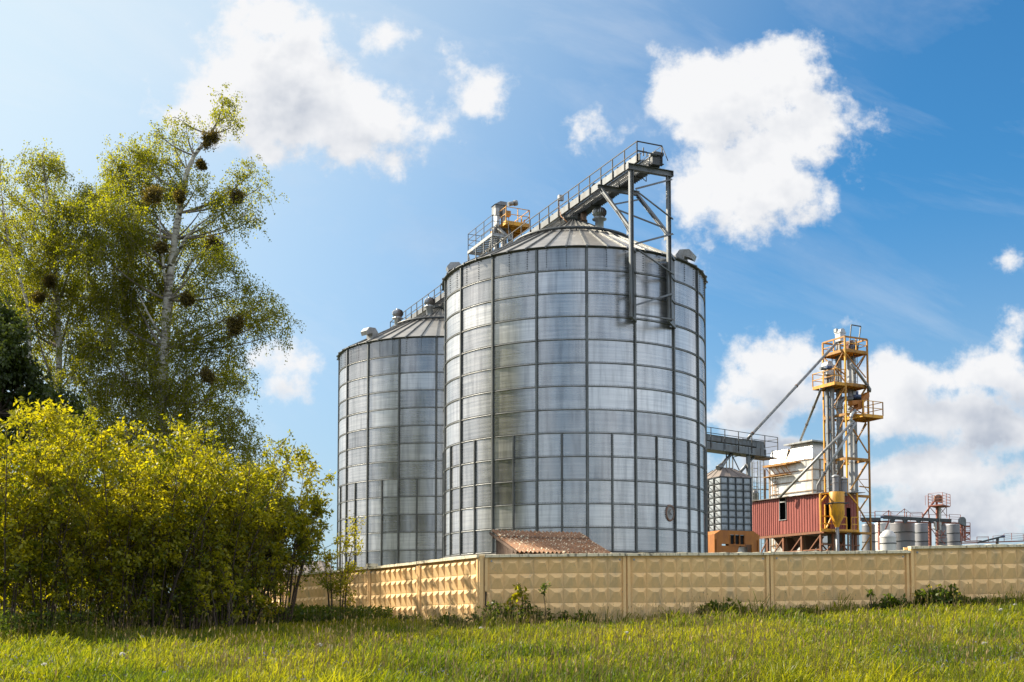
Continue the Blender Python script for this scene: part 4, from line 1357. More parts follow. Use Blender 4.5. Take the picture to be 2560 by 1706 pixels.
q = [lz(*z, .9) for z in ((450, 1568), (448, 1230), (455, 1150), (500, 1105), (620, 1105))]
mb.tube([Vector((q[0].x, q[0].y, rz1 + .0))] + q, .21, 14); mb.tube([q[1] + UP * .1, q[1] - UP * .1], .26, 14)
mb.build('air_duct', M['pipe'], tower)
def head(zx, zy, r, b, nm='elevator_head', mt='galv'):
    c = lz(zx, zy, b); mb = MB(); w = T2v * .30; n = 12
    pr = [c + T1v * (r * math.cos(math.pi * i / n)) + UP * (r * 1.15 * math.sin(math.pi * i / n)) for i in range(n + 1)]
    base = [c - T1v * r - UP * .75, c + T1v * r - UP * .75]
    ring = [base[1]] + pr + [base[0]]
    mb.face([p - w for p in ring]); mb.face([p + w for p in ring][::-1])
    for i in range(len(ring)): j = (i + 1) % len(ring); mb.face([ring[i] - w, ring[i] + w, ring[j] + w, ring[j] - w])
    mb.obox(c - T1v * (r + .04) - w * 1.15 - UP * .06, T1v * (2 * r + .08), w * 2.3, UP * .08)
    mb.build(nm, M[mt], tower)
head(452, 185, .30, 1.4); head(582, 345, .28, 1.5, mt='rust'); head(275, 650, .36, 1.3)
for zx, zy, b in ((615, 380, .9), (262, 668, .7)):
    mb = MB(); c = lz(zx, zy, b); mb.tube([c - T1v * .05, c + T1v * .4 - T2v * .1], .17, 14); mb.build('motor', M['blue'], tower)
mb = MB(); c = lz(205, 685, .7); mb.tube([c - T1v * .25, c + T1v * .35], .13, 12); mb.build('gearbox', M['steel'], tower)
mb = MB(); c = lz(395, 170, 1.0); mb.obox(c, T1v * .2, T2v * .3, UP * .3); mb.build('switch_box', M['galv_dull'], tower)
mb = MB()
hs = [lz(*z, 1.2) for z in ((575, 400), (605, 70), (738, 92), (695, 420))]
for i in range(3): mb.bar(hs[i], hs[i + 1], .08)
mb.bar(lz(650, 290, 1.0), lz(640, 420, 1.0), .05); mb.bar(lz(700, 370, 1.0), lz(620, 330, 1.0), .04)
mb.build('hoist_frame', M['steel_dark'], tower)
# ladder with cage down the middle
mb = MB()
p = lz(370, 1000, 2.2); zt0 = zf2
for k in (-.2, .2): mb.bar(Vector((p.x, p.y, rz1)) + T1v * k, Vector((p.x, p.y, zf1)) + T1v * k, .05)
z = rz1
while z < zf1: mb.bar(Vector((p.x, p.y, z)) - T1v * .25, Vector((p.x, p.y, z)) + T1v * .25, .035); z += .42
p = lz(665, 700, .6)
for k in (-.2, .2): mb.bar(Vector((p.x, p.y, zf2)) + T1v * k, Vector((p.x, p.y, ztop)) + T1v * k, .04)
z = zf2
while z < ztop: mb.bar(Vector((p.x, p.y, z)) - T1v * .2, Vector((p.x, p.y, z)) + T1v * .2, .03); z += .35
p = rl(600, 1200) + T1v * .2 + T2v * 1.2
for k in (-.18, .18): mb.bar(Vector((p.x, p.y, gz)) + T1v * k, Vector((p.x, p.y, rz1 - .2)) + T1v * k, .05)
z = gz
while z < rz1 - .2: mb.bar(Vector((p.x, p.y, z)) - T1v * .2, Vector((p.x, p.y, z)) + T1v * .2, .035); z += .4
mb.build('ladder', M['steel'], tower)
# valve box and blue drive on the right platform
mb = MB()
c = rf(625, 1250, .3)
pts = [(620, 1130), (740, 1120), (860, 1005), (862, 1080), (770, 1175), (750, 1250), (640, 1260), (700, 1230), (705, 1180), (630, 1190)]
f_ = [rf(x, y, .35) for x, y in pts]; k_ = [p + T2v * .55 for p in f_]
for poly in ((0, 1, 4, 8, 9), (1, 2, 3, 4), (8, 4, 5, 6, 7)):
    mb.face([f_[i] for i in poly]); mb.face([k_[i] for i in poly][::-1])
for i in range(len(pts)): j = (i + 1) % len(pts); mb.face([f_[i], k_[i], k_[j], f_[j]])
c = rf(770, 1130, .5); mb.bar(c, rf(770, 1310, .5), .12)
mb.build('valve_box', M['orange'], tower)
c = rf(690, 1075, .1); mb = MB(); mb.tube([c - UP * .18, c + UP * .12], .32, 18); mb.tube([c + UP * .12, c + UP * .45], .1, 10); mb.build('valve_drive', M['blue'], tower)
mb = MB()
c = rf(690, 1075, .1); mb.tube([c - UP * .26, c - UP * .19], .36, 18); mb.build('valve_plate', M['black'], tower)

# spouts: each a sloping tube of its own
def spout(pts, r, lab, mt='pipe', grp=None):
    o = empty('grain_spout', pts[-1], lab, 'pipe', grp)
    mb = MB(); mb.tube(pts, r, 12)
    mb.build('tube', M[mt], o)
    mb = MB()
    n = max(2, int((pts[-1] - pts[0]).length / 4))
    for k in range(1, n):
        f = k / n * (len(pts) - 1); i = min(int(f), len(pts) - 2); p = pts[i].lerp(pts[i + 1], f - i); d = (pts[i + 1] - pts[i]).normalized()
        mb.tube([p - d * .04, p + d * .04], r * 1.28, 12)
    mb.build('flange', M['rust'], o)
    return o
pA = lz(400, 320, .9)
pB = at(*B(560, 110), 89.6)
spout([pA, pA.lerp(pB, .5), pB, at(*B(505, 170), 89.4)], .115, 'long dark pipe sloping from the tower top to the side conveyor')
mb_o = None
pA = lz(185, 960, 1.6); pB = at(*B(1112, 190), 109 + 1.2)
spout([pA, pA.lerp(pB, .5), pB], .11, 'short steep pipe from the tower side platform to the dryer cap')
pA = rf(640, 1420, .5); m_ = at(*B(1380, 320), 95.5); pB = at(*B(872, 848), 98.0)
spout([pA, m_, pB], .115, 'pale pipe slanting from the tower across the dryer to the barn roof', 'galv_dull')
pA = rf(665, 1440, .6); m_ = at(*LB(280, 420), 95.3); pB = at(*LB(110, 710), 96.5)
spout([pA, m_, pB, pB - UP * .8], .11, 'lower pale pipe slanting from the tower to the dryer side', 'galv_dull')
q = [rf(*z, .2) for z in ((600, 610), (700, 740), (830, 915), (868, 975), (862, 1010))]
spout(q, .125, 'bent grey pipe on the right of the tower above the orange valve')
q = [rf(*z, .45) for z in ((660, 1260), (610, 1330), (600, 1400), (630, 1450))]
spout(q, .13, 'stubby galvanised elbow below the orange valve on the tower', 'galv')

# ------------------------------------------------------------------ old plant on the far right
FX = lambda zx, zy: (2140 + zx / 5.602, 1220 + zy / 5.6)
YF = 150.0


def far_tank(zx0, zx1, zy, Y, lab, mt='far_tank', dome=0.0, bands=(.34, .68), grp='round tanks of the old plant'):
    c = at(*FX((zx0 + zx1) / 2, zy), Y); r = (zx1 - zx0) / 2 / 5.602 / FPX * Y
    g = GP(c) - .3
    o = empty('storage_tank', Vector((c.x, c.y, g)), lab, 'tank', grp)
    mb = MB(); mb.lathe((c.x, c.y, 0), [(r, g), (r, c.z)], 36)
    mb.build('shell', M[mt], o)
    mb = MB()
    if dome: mb.lathe((c.x, c.y, c.z), [(r * 1.04, -.05), (r * 1.04, .04), (r * .9, dome * .38), (r * .62, dome * .74), (r * .3, dome * .95), (0, dome * 1.02)], 36)
    else: mb.lathe((c.x, c.y, c.z), [(r * 1.02, -.1), (r * 1.02, .08), (r * .9, .1), (0, .5)], 36)
    mb.build('lid', M[mt], o)
    for b in bands:
        mb = MB(); z = c.z - (c.z - at(*FX(0, 870), Y).z) * b; mb.lathe((c.x, c.y, z), [(r, -.06), (r + .04, -.06), (r + .04, .06), (r, .06)], 36)
        mb.build('seam_band', M['steel_dark'], o)
    return o


far_tank(85, 262, 525, 150, 'grey round tank seen through the legs of the yellow tower')
far_tank(262, 480, 505, 162, 'pale tank behind the small domed one, next to a red post', 'far_tank_light')
far_tank(335, 558, 690, 143, 'small bright domed tank in front of the larger grey tanks', 'far_tank_light', .9, (.5,))
far_tank(480, 812, 500, 152, 'widest grey round tank of the old plant, behind the domed tank')
far_tank(812, 1032, 508, 156, 'grey round tank with a slanting rod, left of the red elevator')
far_tank(1112, 1262, 560, 148, 'narrow dome-topped tank directly behind the red elevator legs', 'far_tank', .9)
far_tank(1262, 1472, 520, 154, 'grey round tank at the right end of the old plant')

fp = lambda zx, zy, Y=YF - 3: at(*FX(zx, zy), Y)
g_ = empty('old_gantry', fp(700, 480), 'rusty red railed conveyor gantry running over the old round tanks', 'gantry')
mb = MB()
mb.bar(fp(385, 412), fp(1330, 462), .36, .40); mb.bar(fp(60, 440), fp(340, 440), .3, .4)
for zx in (510, 690, 880, 1060): mb.bar(fp(zx - 20, 440), fp(zx, 490), .35); mb.bar(fp(zx + 25, 440), fp(zx, 490), .25)
mb.build('trough', M['steel_dark'], g_)
mb = MB()
mb.bar(fp(80, 470), fp(1470, 495), .12, .16); mb.bar(fp(80, 470, 150), fp(1470, 495, 150), .12, .16); mb.bar(fp(230, 475), fp(460, 465), .12)
for x in range(110, 1470, 70): mb.bar(fp(x, 472 + (x - 80) * .018), fp(x, 472 + (x - 80) * .018, 150), .1)
railing([fp(60, 455), fp(265, 455)], .95, (1, .6, .3), .06, .05, 1.8, mb)
railing([fp(268, 462), fp(930, 480)], 1.2, (1, .6), .07, .055, 1.9, mb); railing([fp(760, 470, 150), fp(1020, 480, 150)], 1.0, (1, .5), .06, .05, 1.8, mb)
railing([fp(1030, 480), fp(1310, 490)], .95, (1, .5), .06, .05, 1.8, mb); railing([fp(1310, 488), fp(1465, 495)], 1.05, (1, .7, .45), .06, .045, 2, mb)
for a, b, w in (((458, 315), (458, 480), .14), ((680, 292), (680, 480), .1), ((458, 315), (370, 385), .08), ((458, 315), (520, 370), .05), ((680, 292), (570, 380), .1), ((680, 292), (800, 385), .05), ((322, 480), (325, 870), .28), ((460, 470), (412, 580), .2), ((225, 445), (330, 485), .1), ((460, 465), (322, 485), .12)):
    mb.bar(fp(*a), fp(*b), w * .7)
mb.build('red_steelwork', M['red_steel'], g_)
mb = MB(); c = fp(345, 412); mb.tube([c, c + Vector((.3, 0, .03))], .15, 12); mb.build('motor', M['blue'], g_)

e_ = empty('red_elevator', fp(1150, 800), 'rusty red elevator with a caged top platform above the old tanks', 'elevator')
mb = MB()
for zx, w in ((1130, .2),): mb.bar(fp(zx, 190), fp(zx + 12, 860), w)
for a, b, w in (((1010, 120), (1022, 480), .12), ((1020, 480), (1030, 870), .22), ((1045, 470), (1050, 870), .2), ((1045, 285), (1120, 370), .1), ((1270, 260), (1195, 350), .1), ((1195, 300), (1265, 390), .07), ((1268, 240), (1270, 420), .08), ((1090, 575), (1040, 578), .1), ((1045, 560), (1140, 690), .12), ((1190, 600), (1250, 680), .1), ((1250, 600), (1190, 680), .1), ((1170, 700), (1255, 700), .12), ((1190, 730), (1250, 790), .1)):
    mb.bar(fp(*a), fp(*b), w * .7)
for k in range(9): mb.bar(fp(1030, 470 + k * 45), fp(1050, 490 + k * 45), .08)
mb.build('frame', M['red_steel'], e_)
mb = MB()
P4 = [fp(1015, 246, 146), fp(1215, 238, 144.5), fp(1320, 238, 147), fp(1120, 246, 148.5)]
zf = P4[0].z
P4 = [Vector((p.x, p.y, zf)) for p in P4]
mb.hexa([p - UP * .12 for p in P4] + P4); mb.build('platform', M['red_steel'], e_)
mb = railing(P4 + [P4[0]], 1.45, (1, .75, .5, .25), .06, .035, 1.9); railing([fp(972, 246, 148), fp(1010, 246, 147)], 1.2, (1,), .04, .04, 2, mb); mb.build('railing', M['red_steel'], e_)
mb = MB()
mb.bar(fp(1168, 250), fp(1172, 520), .3); mb.bar(fp(1110, 480), fp(1115, 590), .3); mb.bar(fp(1168, 520), fp(1175, 590), .26)
mb.build('leg_tube', M['far_tank_light'], e_)
mb = MB()
c = fp(1150, 150); n = 10; r = .5
ring = [c + Vector((r, 0, -.55))] + [c + Vector((r * math.cos(math.pi * i / n), 0, r * math.sin(math.pi * i / n))) for i in range(n + 1)] + [c + Vector((-r, 0, -.35))]
w = Vector((0, .22, 0)); mb.face([p - w for p in ring]); mb.face([p + w for p in ring][::-1])
for i in range(len(ring)): j = (i + 1) % len(ring); mb.face([ring[i] - w, ring[i] + w, ring[j] + w, ring[j] - w])
mb.build('head', M['rust'], e_)
mb = MB(); mb.tube([fp(1100, 185), fp(1060, 235), fp(935, 400), fp(935, 450)], .12, 10); mb.build('spout', M['red_steel'], e_)

e_ = empty('small_elevator', fp(1500, 760), 'lower rusty elevator with a round grey head and side ladder', 'elevator')
mb = MB()
for zx in (1465, 1490, 1515): mb.bar(fp(zx, 470), fp(zx + 8, 750), .13)
mb.bar(fp(1470, 520), fp(1510, 600), .12); mb.bar(fp(1470, 640), fp(1515, 700), .12)
for zx in (1535, 1598): mb.bar(fp(zx, 490), fp(zx, 740), .06)
for zy, w in ((490, .06), (540, .2), (565, .05), (600, .05), (630, .25), (720, .15)): mb.bar(fp(1515, zy), fp(1598, zy), w)
mb.bar(fp(1525, 690), fp(1595, 645), .1); mb.bar(fp(1525, 680), fp(1595, 720), .08)
mb.build('frame', M['red_steel'], e_)
mb = MB(); c = fp(1485, 455); r = .42; w = Vector((0, .22, 0))
ring = [c + Vector((r, 0, -.8))] + [c + Vector((r * math.cos(math.pi * i / n), 0, r * math.sin(math.pi * i / n))) for i in range(n + 1)] + [c + Vector((-r, 0, -.4))]
mb.face([p - w for p in ring]); mb.face([p + w for p in ring][::-1])
for i in range(len(ring)): j = (i + 1) % len(ring); mb.face([ring[i] - w, ring[i] + w, ring[j] + w, ring[j] - w])
mb.build('head', M['steel'], e_)

e_ = empty('belt_conveyor', fp(1750, 770), 'low inclined belt conveyor with a blue motor showing over the wall', 'conveyor')
mb = MB(); mb.bar(fp(1700, 770), fp(2060, 680), .22, .2); mb.bar(fp(1985, 700), fp(1975, 790), .25); mb.build('belt', M['steel_dark'], e_)
mb = MB(); mb.tube([fp(2030, 685), fp(2082, 677)], .13, 10); mb.build('motor', M['blue'], e_)
mb = MB()
mb.bar(fp(1470, 775), fp(2353, 745), .14); mb.bar(fp(1520, 750), fp(1760, 742), .12); mb.bar(fp(1570, 772), fp(1740, 765), .12)
railing([fp(1695, 770), fp(1855, 765)], .75, (1, .8), .05, .045, 2.2, mb); railing([fp(1920, 760), fp(2075, 745)], .75, (1, .6), .05, .045, 2.2, mb); railing([fp(2075, 745), fp(2180, 735), fp(2345, 745), fp(2500, 740)], .9, (1, .75, .5, .25), .05, .035, 3, mb)
mb.build('gallery', M['red_steel'], e_)

# ------------------------------------------------------------------ lichened shed behind the wall
P1 = Vector((-.76, 40, 0)); P1 = at(1224, 1330, 40)
RD = Vector((.93, .37, 0)).normalized(); SLD = Vector((.37, -.93, 0)).normalized()
SL_ = 2.25; E1 = at(1283, 1374, P1.y + SLD.y * SL_)
drop = P1.z - E1.z
LEN = 3.45
shed = empty('tool_shed', Vector((P1.x + 1.5, P1.y, GP(P1))), 'little shed with a lichened red corrugated roof behind the wall', 'shed')


def wavy(mb, s0_, s1_, lift, ns):
    amp, wl = .036, .153
    nseg = int(LEN / wl * 8)
    P = lambda x, s: P1 + RD * x + SLD * (SL_ * s) - UP * (drop * s) + UP * (lift + amp * math.cos(2 * math.pi * x / wl))
    for i in range(nseg):
        x0, x1 = LEN * i / nseg, LEN * (i + 1) / nseg
        for k in range(ns):
            a, b = s0_ + (s1_ - s0_) * k / ns, s0_ + (s1_ - s0_) * (k + 1) / ns
            mb.face([P(x0, a), P(x0, b), P(x1, b), P(x1, a)], True)
        mb.face([P(x0, s1_), P(x0, s1_) - UP * .018, P(x1, s1_) - UP * .018, P(x1, s1_)])
mb = MB(); wavy(mb, .27, 1.12, 0, 5); wavy(mb, -.02, .33, .05, 2); mb.build('roof', M['tile_roof'], shed)
mb = MB()
sh = lambda x, s, z: Vector((P1.x, P1.y, 0)) + RD * x + SLD * (SL_ * s) + UP * z
rz = lambda s: P1.z - drop * s - .08
mb.hexa([sh(.0, .0, 0), sh(.05, .0, 0), sh(.05, 1.0, 0), sh(.0, 1.0, 0), sh(.0, .0, rz(0) - .0), sh(.05, .0, rz(0)), sh(.05, 1.0, rz(1)), sh(.0, 1.0, rz(1))]) if False else None
for k in range(11):
    s_0, s_1 = .18 + .07 * k, .18 + .07 * k + .062
    mb.hexa([sh(.12, s_0, 0), sh(.16, s_0, 0), sh(.16, s_1, 0), sh(.12, s_1, 0), sh(.12, s_0, rz(s_0)), sh(.16, s_0, rz(s_0)), sh(.16, s_1, rz(s_1)), sh(.12, s_1, rz(s_1))])
mb.obox(sh(.15, .93, 0), RD * (LEN - .4), SLD * .05, UP * rz(.95)); mb.obox(sh(.15, .1, 0), RD * (LEN - .4), SLD * .05, UP * (rz(.12)))
mb.obox(sh(LEN - .2, .12, 0), RD * .05, SLD * 1.8, UP * (rz(.95)))
for s_ in (.15, .95): mb.bar(sh(-.02, s_, rz(s_) - .02), sh(LEN + .02, s_, rz(s_) - .02), .08)
mb.bar(sh(.02, -.01, rz(-.01) + .03), sh(.02, 1.08, rz(1.08) + .03), .04, .08)
mb.build('plank_wall', M['wood'], shed)

# grey-roofed outbuilding half seen through the shrubs
o0 = A(505, 1330, 52)
ob_ = empty('outbuilding', Vector((o0.x, o0.y, -.2)), 'low outbuilding with a weathered grey roof, glimpsed through the shrubs', 'shed')
wv = lambda a, b, z: Vector((o0.x, o0.y, 0)) + RD * a + Vector((-.37, .93, 0)) * b + UP * z
ez, rgz = A(600, 1345, 52).z, A(600, 1285, 54).z
mb = MB(); mb.obox(wv(0, 0, -.6), RD * 5.0, Vector((-.37, .93, 0)) * 4, UP * (ez + .55)); mb.face([wv(0, 0, ez - .05), wv(0, 4, ez - .05), wv(0, 2, rgz - .05)]); mb.face([wv(5, 0, ez - .05), wv(5, 2, rgz - .05), wv(5, 4, ez - .05)])
mb.build('wall', M['old_wall'], ob_)
mb = MB()
for s_, e_2 in ((-.35, 2.0), (4.35, 2.0)):
    n_ = 60
    for i in range(n_):
        x0, x1 = -.3 + 5.6 * i / n_, -.3 + 5.6 * (i + 1) / n_
        y0, y1 = .03 * math.cos(i * 1.57), .03 * math.cos((i + 1) * 1.57)
        mb.face([wv(x0, s_, ez - .1 + y0), wv(x1, s_, ez - .1 + y1), wv(x1, e_2, rgz + y1), wv(x0, e_2, rgz + y0)])
mb.build('roof', M['slate_roof'], ob_)
# ------------------------------------------------------------------ vegetation tools
def unit(v): return v / np.maximum(np.linalg.norm(v, axis=-1, keepdims=True), 1e-9)


def leaf_quads(C, D, Ln, Wd, fold=.12):
    n = len(C)
    D = unit(D); B = unit(np.cross(D, unit(rng.normal(size=(n, 3))))); Nn = np.cross(D, B)
    Ln, Wd = Ln[:, None], Wd[:, None]
    v = np.stack([C, C + D * Ln * .42 + B * Wd * .5 + Nn * Ln * fold, C + D * Ln, C + D * Ln * .42 - B * Wd * .5 + Nn * Ln * fold], 1).reshape(-1, 3)
    return v, np.arange(4 * n).reshape(n, 4)


def seg_tubes(P0, P1, r0, r1, k=4):
    P0, P1 = np.asarray(P0, float), np.asarray(P1, float); n = len(P0)
    r0 = np.broadcast_to(np.asarray(r0, float), (n,))[:, None]; r1 = np.broadcast_to(np.asarray(r1, float), (n,))[:, None]
    d = unit(P1 - P0); ref = np.where(np.abs(d[:, 2:3]) > .9, np.array([[1., 0, 0]]), np.array([[0, 0, 1.]]))
    x = unit(np.cross(d, ref)); y = np.cross(d, x)
    V = []
    for j in range(k):
        a = 2 * math.pi * j / k; o = x * math.cos(a) + y * math.sin(a)
        V.append(P0 + o * r0)
    for j in range(k):
        a = 2 * math.pi * j / k; o = x * math.cos(a) + y * math.sin(a)
        V.append(P1 + o * r1)
    V = np.stack(V, 1).reshape(-1, 3)
    b = np.arange(n)[:, None] * 2 * k
    Q = np.concatenate([np.stack([b[:, 0] + j, b[:, 0] + (j + 1) % k, b[:, 0] + k + (j + 1) % k, b[:, 0] + k + j], -1) for j in range(k)])
    return V, Q


def V3(p): return np.array([p.x, p.y, p.z])


class Plant:
    def __init__(s): s.lc, s.ld, s.ll, s.lw, s.lt, s.s0, s.s1, s.r0, s.r1 = [], [], [], [], [], [], [], [], []

    def leaves(s, C, D, L, W, T): s.lc.append(C); s.ld.append(D); s.ll.append(L); s.lw.append(W); s.lt.append(T)

    def path(s, pts, ra, rb):
        pts = np.asarray(pts); n = len(pts) - 1; r = np.linspace(ra, rb, n + 1)
        s.s0.append(pts[:-1]); s.s1.append(pts[1:]); s.r0.append(r[:-1]); s.r1.append(r[1:])

    def build(s, root, lname, lmat, sname, smat):
        if s.lc:
            v, q = leaf_quads(np.concatenate(s.lc), np.concatenate(s.ld), np.concatenate(s.ll), np.concatenate(s.lw))
            np_mesh(lname, v, q, lmat, root, np.repeat(np.concatenate(s.lt), 4))
        if s.s0:
            v, q = seg_tubes(np.concatenate(s.s0), np.concatenate(s.s1), np.concatenate(s.r0), np.concatenate(s.r1))
            np_mesh(sname, v, q, smat, root, smooth=True)


def curve3(a, b, c, n=8):
    t = np.linspace(0, 1, n)[:, None]
    return (1 - t) ** 2 * a + 2 * t * (1 - t) * b + t ** 2 * c


def birch(label, Y, trunk, masses, limbs=(), dens=1.0, leaf=(.075, .06), r_base=.24, name='birch_tree', lmat='birch_leaf', bark='birch_bark', droop=.66, seed=1, twl=(.45, 1.0)):
    g = np.random.default_rng(seed)
    P = Plant(); T = [V3(A(px, py, Y + dy)) for px, py, dy in trunk]
    b = T[0]; gz = ground(b[0], b[1]); T[0][2] = min(T[0][2], gz - .2)
    root = empty(name, Vector((b[0], b[1], gz)), label, 'tree', 'birch trees left of the silos' if name == 'birch_tree' else None)
    kk = 1.088 / FPX * Y
    # trunk as one smooth tapered tube
    tb = MB(); n = len(T); tb.tube([Vector(p) for p in T], [r_base * (1 - .88 * i / (n - 1)) for i in range(n)], 10)
    tb.build('trunk', M[bark], root)
    for pts, ra in limbs:
        LB_ = MB()
        q = [Vector(V3(A(px, py, Y + dy))) for px, py, dy in pts]
        LB_.tube(q, [ra * .78 * (1 - .7 * i / (len(q) - 1)) for i in range(len(q))], 8)
        LB_.build('limb', M[bark], root)
    for px, py, r, d in masses:
        dy = g.uniform(-1, 1) * 2.4 if r > 35 else g.uniform(-.8, .8)
        c = V3(A(px, py, Y + dy)); R3 = r * kk
        # bough from the trunk
        want = py + r * 1.1 + 50 * min(1, r / 50)
        i = int(np.argmin([abs(t[1] - want) for t in trunk[:]])); a = T[i]
        m = (a + c) / 2 + np.array([0, 0, -.12 * np.linalg.norm(c - a)]) + (c - a) * np.array([.12, .12, 0])
        P.path(curve3(a, m, c), .055 * min(1.3, .5 + r / 70), .014)
        ncl = max(3, int(r * r / 165 * d * dens))
        u = unit(g.normal(size=(ncl, 3))) * (g.uniform(0, 1, (ncl, 1)) ** .45)
        cl = c + u * R3 * np.array([1, 1.15, 1])
        st = c + (cl - c) * .25
        for k in range(ncl):
            if k % 2 == 0: P.path(curve3(st[k], (st[k] + cl[k]) / 2 + np.array([0, 0, .12 * R3]), cl[k], 5), .018, .006)
            nt = g.integers(4, 8)
            hue = np.clip(g.normal(.5, .2), 0, 1)
            for _ in range(nt):
                p0 = cl[k] + g.normal(size=3) * .22
                d0 = unit(u[k] * np.array([.8, .8, .3]) + g.normal(size=3) * .5)
                L = g.uniform(*twl)
                tt = np.linspace(0, 1, 5)[:, None]
                pts = p0 + d0 * L * tt * .55 + np.array([0, 0, -1.]) * (droop * L) * tt ** 1.8
                if _ < 3: P.path(pts, .006, .003)
                nl = g.integers(16, 26)
                t_ = g.uniform(0, 1, nl) * 3.99; ii = t_.astype(int); f = (t_ - ii)[:, None]
                C = pts[ii] * (1 - f) + pts[ii + 1] * f + g.normal(size=(nl, 3)) * .075
                D = g.normal(size=(nl, 3)) * .75 + np.array([0, 0, -.75])
                s = g.uniform(.7, 1.3, nl)
                P.leaves(C, D, leaf[0] * s, leaf[1] * s, np.clip(hue + g.normal(0, .18, nl), 0, 1))
    P.build(root, 'crown', M[lmat], 'branches', M['twig'] if lmat != 'birch_leaf' else M['branch'])
    return root


M['branch'] = weathered('birch_branches', (.30, .26, .22), (.07, .055, .045), .8, 0, .7, 2)

# big birch
birch('tallest silver birch with a leaning bare top and dark mistletoe balls', 49.5,
      [(362, 1460, 0), (366, 1200, 0), (369, 1000, 0), (372, 930, 0), (379, 800, 0), (384, 690, .2), (392, 620, .2), (402, 550, .1), (411, 490, 0), (420, 440, 0), (431, 392, 0), (446, 358, 0), (466, 332, 0), (484, 308, 0), (500, 278, 0), (515, 232, 0)],
      [(512, 235, 22, 1.1), (530, 258, 16, .7), (498, 268, 15, .8), (540, 285, 10, .5), (415, 275, 20, .5), (428, 300, 22, .5), (362, 305, 20, .6), (395, 320, 30, .6), (300, 345, 34, .8), (258, 372, 30, .8), (335, 370, 44, 1), (285, 420, 50, 1.1),
       (380, 380, 34, .9), (225, 455, 48, 1), (200, 470, 30, .9), (340, 450, 60, 1.1), (262, 500, 66, 1.1), (415, 440, 34, .8), (455, 420, 26, .45), (480, 450, 34, .7), (575, 400, 32, .55), (598, 430, 24, .5), (545, 430, 30, .6), (520, 480, 44, .8), (590, 500, 22, .5), (565, 490, 26, .5),
       (225, 570, 70, 1.1), (330, 560, 76, 1.15), (430, 545, 50, .7), (480, 560, 46, .8), (500, 605, 44, .8), (300, 660, 80, 1.15), (400, 660, 60, 1), (470, 660, 44, .8), (230, 690, 70, 1), (560, 660, 38, .7), (600, 690, 36, .7), (628, 725, 34, .65), (642, 762, 22, .6), (585, 740, 44, .75), (530, 720, 44, .8),
       (330, 760, 84, 1.1), (240, 800, 70, 1), (430, 760, 56, .8), (490, 790, 50, .8), (545, 800, 36, .7), (350, 850, 70, .9), (270, 890, 70, 1), (440, 860, 56, .9), (510, 870, 48, .8), (545, 890, 26, .6), (390, 940, 66, 1), (300, 960, 60, 1), (470, 940, 56, .9), (530, 955, 40, .8), (560, 1000, 34, .8), (500, 1010, 46, .9), (420, 1020, 60, .9), (590, 1030, 26, .8), (300, 1040, 60, 1), (400, 1070, 60, 1), (490, 1070, 50, 1), (220, 1010, 60, 1), (560, 1070, 30, .8)],
      limbs=[([(396, 605, .1), (425, 550, -.3), (452, 520, -.5), (492, 492, -.8)], .10), ([(418, 640, .1), (440, 600, -.4), (470, 575, -.7), (512, 540, -.9)], .085), ([(384, 690, .2), (376, 620, -.3), (370, 560, -.3), (366, 500, -.2)], .09), ([(380, 800, 0), (450, 760, .2), (520, 735, .2), (600, 715, .2)], .08), ([(372, 930, 0), (430, 870, .2), (490, 850, .3)], .07),
             ([(379, 790, 0), (340, 720, -.4), (310, 660, -.6)], .08), ([(431, 392, 0), (420, 340, -.1), (412, 300, -.1)], .035), ([(446, 358, 0), (440, 320, .1), (452, 290, .1)], .03)],
      r_base=.25, seed=11, dens=2.25)
birch('second silver birch with a narrower crown, left of the tallest birch', 50,
      [(128, 1460, 0), (131, 1200, 0), (133, 1000, 0), (135, 900, 0), (136, 800, 0), (132, 700, 0), (126, 600, 0), (112, 500, 0), (104, 420, 0), (98, 350, 0)],
      [(70, 372, 26, .9), (125, 362, 28, .9), (96, 352, 20, .8), (130, 400, 30, .9), (60, 410, 24, .7), (96, 430, 40, .8), (40, 460, 26, .7), (20, 500, 30, .7), (130, 480, 44, .9), (75, 500, 44, .9), (160, 500, 40, .9), (50, 560, 46, .9), (110, 570, 60, 1), (170, 570, 50, 1), (40, 640, 56, 1), (110, 660, 64, .9), (170, 660, 56, 1), (20, 700, 44, .8), (80, 740, 60, .7), (160, 750, 60, .8), (190, 800, 44, .9), (110, 820, 50, .7), (180, 870, 44, .9), (210, 930, 40, .8), (60, 800, 34, .5)],
      limbs=[([(136, 800, 0), (100, 720, -.3), (60, 650, -.5)], .07), ([(132, 700, 0), (160, 620, .3), (165, 540, .3)], .06), ([(126, 600, 0), (80, 520, -.2), (45, 470, -.3)], .05)], r_base=.20, seed=23, dens=2.25)
birch('young slender birch at the edge of the photo beside the dark tree', 49,
      [(62, 1460, 0), (64, 1100, 0), (66, 900, 0), (66, 760, 0), (64, 700, 0), (20, 560, 0), (0, 420, 0)],
      [(2, 372, 12, .9), (-10, 420, 26, .8), (4, 460, 20, .8), (-20, 520, 46, .9), (8, 560, 30, .8), (-20, 620, 60, .9), (10, 660, 36, .7), (-30, 760, 70, .9), (30, 720, 34, .6), (70, 690, 30, .5)],
      limbs=[([(66, 760, 0), (40, 700, .3), (10, 620, .3)], .05)], r_base=.17, seed=37, dens=1.8)
